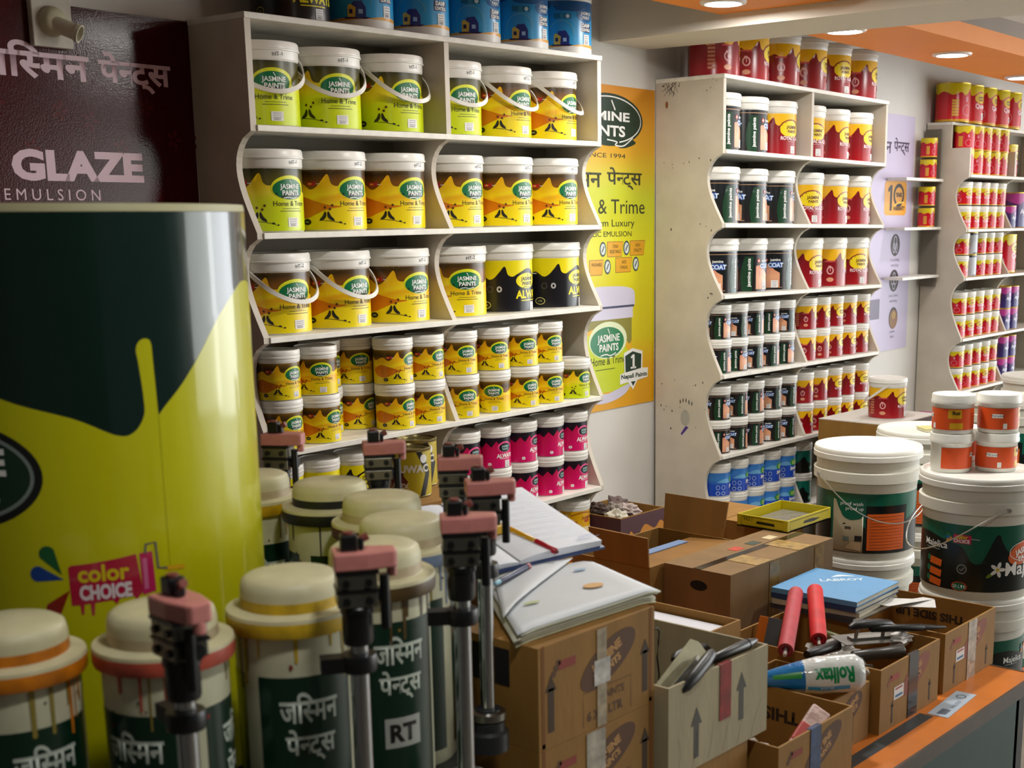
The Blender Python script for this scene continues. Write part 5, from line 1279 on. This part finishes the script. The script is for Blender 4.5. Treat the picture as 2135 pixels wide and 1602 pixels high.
def crumple(name, label, cat, loc, sx, sy, sz, m, seed=0, sub=3, rough=.25, group=None):
    bm = bmesh.new(); bmesh.ops.create_icosphere(bm, subdivisions=sub, radius=1)
    rg = random.Random(seed); ph = [rg.uniform(0, 6) for _ in range(6)]
    for v in bm.verts:
        c = v.co; k = 1 + rough * (math.sin(5 * c.x + ph[0]) * math.cos(6 * c.y + ph[1]) + .6 * math.sin(11 * c.z + ph[2] + 4 * c.x) + .35 * rg.uniform(-1, 1))
        v.co = Vector((c.x * sx * k, c.y * sy * k, c.z * sz * k))
    o = finish(name, bm, m, loc=loc, smooth=25); return tag(o, label, cat, group)
crumple('plastic_bag', 'dark grey plastic bag in the left of the arrows carton', 'plastic bag', (-.355, -1.300, .870), .036, .060, .050, mat('#3a4248', .3, bump=.3), 1)
# roller in its printed sleeve
p, q = Vector((.066, -1.300, .795)), Vector((.186, -1.434, .805)); ax = q - p
e = empty('roller_sleeve', p, 0, 'blue and white plastic bag holding a roller, green lettering', 'bag')
Mr = ax.to_track_quat('Z', 'Y').to_matrix().to_4x4(); Ln = ax.length
prof = lambda t: .0115 + .0225 * min(1, t / .55) ** .8 if t < .93 else .034 - .010 * (t - .93) / .07
for nm, t0, t1, hx in (('blue_half', 0, .40, '#1c74b4'), ('white_half', .40, 1, '#d9dcd8')):
    bm = bmesh.new(); n = 16; lathe(bm, ([(0, t0 * Ln)] if t0 == 0 else []) + [(prof(t0 + (t1 - t0) * k / n), Ln * (t0 + (t1 - t0) * k / n)) for k in range(n + 1)] + ([(.012, Ln * 1.0), (0, Ln * .985)] if t1 == 1 else []), 30, M=Mr)
    rg = random.Random(3)
    finish(nm, bm, mat(hx, .15, bump=.35, bscale=30, coat=.5), e, smooth=50)
zc = Mr.to_3x3() @ Vector((0, 0, 1)); up = (CAMXY.to_3d() + Vector((0, 0, 1.6)) - p).normalized(); up = (up - up.dot(zc) * zc).normalized(); sd = zc.cross(up)
def sleeve(x, y, l):
    t = x / Ln; a_ = y / .033; r_ = prof(min(max(t, 0), 1)) + .0006 + l
    return zc * x + (up * math.cos(a_) + sd * math.sin(a_)) * r_
a = Art(); gn = mat('#0f8a4a', .3)
fit(a, gn, 'Rolltax', .088, .158, -.012, .016, 1, .04)
for V in a.items: V[0][:] = [(.246 - x, y) for x, y in V[0]]
a.rect(mat('#2a9a3c', .3), .016, .066, -.010, .004, 1); a.rect(mat('#3f9ad0', .3), .076, .150, .022, .030, 1)
a.text(WHITE_INK, 'ROLLER', .110, .0225, .007, 2)
a.items = [(V, F, m, L) for V, F, m, L in a.items]
bm = bmesh.new(); a.build(bm, sleeve, .006, .0003, 0, .004); finish('printing', bm, a.mats, e, smooth='art')
crumple('bag_end', None, None, ax, .011, .011, .011, mat('#8a7458', .5), 4, 2).parent = e
# loose tools in the two tool cartons
trowel('dark handled float lying across the carton with black tape', (.405, -1.330, .792), 6, 6, -20, .16, .06, '#15100e', '#6a665c')
stick('long black brush handle across the right tool cartons', 'tool_handle', (.400, -1.335, .815), (.560, -1.418, .795), .0075, [('grip', '#14110f', 0, .7, 1, 1), ('shaft', '#1d1815', .7, 1, .9, .4)], 'tool handle')
stick('thick dark grey handle end in the carton with black tape', 'tool_handle', (.330, -1.335, .775), (.415, -1.400, .778), .013, [('grip', '#3a352f', 0, 1, .9, 1)], 'tool handle')
stick('black roller handle below the bright red roller', 'tool_handle', (.235, -1.290, .795), (.335, -1.300, .790), .011, [('grip', '#17110f', 0, 1, .8, 1.05)], 'tool handle')
stick('olive green handle at the back of the tool carton', 'tool_handle', (.445, -1.190, .770), (.430, -1.275, .768), .010, [('grip', '#5a5a2c', 0, 1, 1, .8)], 'tool handle')
crumple('clear_wrapper', 'crumpled clear wrapper in the tool carton beside the rollers', 'wrapper', (.385, -1.255, .752), .055, .045, .020, mat('#a9a49c', .12, bump=.4), 5)
crumple('clear_wrapper', 'white crumpled wrapper by the black handle', 'wrapper', (.470, -1.365, .782), .030, .018, .014, mat('#cfccc8', .15, bump=.4), 6)
crumple('clear_wrapper', 'grey crumpled wrapper low in the left of the tool carton', 'wrapper', (.322, -1.345, .735), .030, .045, .035, mat('#57524a', .3), 7)
e = empty('putty_knife', (.352, -1.112, .690), R(-35), 'orange and grey putty knife standing behind the rollers', 'putty knife'); e.rotation_euler = (R(-8), R(14), R(-40))
boxes('blade', [(-.004, .026, 0, .0022, .0, .115)], mat('#6a7378', .4, .3), e); boxes('grip', [(-.022, -.004, -.001, .0035, .0, .115)], mat('#d8761c', .45), e)
e = empty('folded_leaflet', (.655, -1.285, .800), R(-60), 'crumpled white leaflets under the notebooks over the right carton', 'leaflet')
for k, (rz, tl) in enumerate(((0, 12), (35, -8))):
    bm = bmesh.new(); M = Matrix.Rotation(R(rz), 4, 'Z') @ Matrix.Rotation(R(tl), 4, 'X'); box(bm, -.06, .06, -.018, .018, .002 * k, .002 * k + .001, 0, M); finish('leaf', bm, mat('#cfcdc8', .6), e)
# packets in the small carton by the edge
e = empty('snack_packet', (-.02, -1.440, .752), 0, 'pink and white paper packet sticking out of the small carton', 'packet'); e.rotation_euler = (R(35), R(-24), R(4))
boxes('wrapper', [(-.06, .055, -.018, .018, 0, .016)], mat('#c9a9a0', .4, var=.3, scale=40, bump=.3), e, bevel=.004); boxes('band', [(-.035, .010, -.0185, .0185, -.0005, .0168)], mat('#b84a44', .4), e, bevel=.003)
crumple('paper_scrap', 'white crumpled paper at the left of the small carton', 'paper', (-.125, -1.400, .742), .030, .030, .022, mat('#c9c2b8', .6), 8)
crumple('paper_scrap', 'maroon crumpled wrapper in the small carton', 'wrapper', (-.085, -1.430, .722), .040, .025, .022, mat('#4a1d22', .4), 9)
# printed card on the table
e = empty('card', (.500, -1.467, ZT + .0008), R(4), 'pale blue printed card lying on the orange table top', 'card')
a = Art(); a.rect(mat('#aab6c2', .5), -.078, .078, -.022, .020, 0); a.ring(mat('#2a3a4a', .5), .050, .0, .009, .009, .0025, 1); a.rect(mat('#5a6270', .5), -.066, -.035, -.012, .006, 1); a.text(mat('#3a4a6a', .5), 'ROLLTEX', .0, -.012, .011, 1)
bm = bmesh.new(); box(bm, -.078, .078, -.022, .020, -.0006, 0, 0); a.build(bm, lambda x, y, l: Vector((x, y, l + .0001)), None, .0002); finish('printed_side', bm, a.mats, e, smooth='art')
# scraps in the maroon carton
for k, (x, y, z, hx, lb) in enumerate(((1.285, .0, .700, '#c9c4b4', 'cream rag'), (1.335, .05, .705, '#8a8078', 'grey rag'), (1.300, .085, .712, '#4a3a34', 'dark brown scrap'), (1.385, .03, .700, '#b8a8a4', 'pinkish rag'), (1.41, .10, .712, '#6a5a58', 'mauve scrap'))):
    crumple('rag', f'{lb} heaped in the maroon carton of scraps', 'rag', (x, y, z), .030, .034, .024, mat(hx, .7), 20 + k, group='rags in the maroon carton')
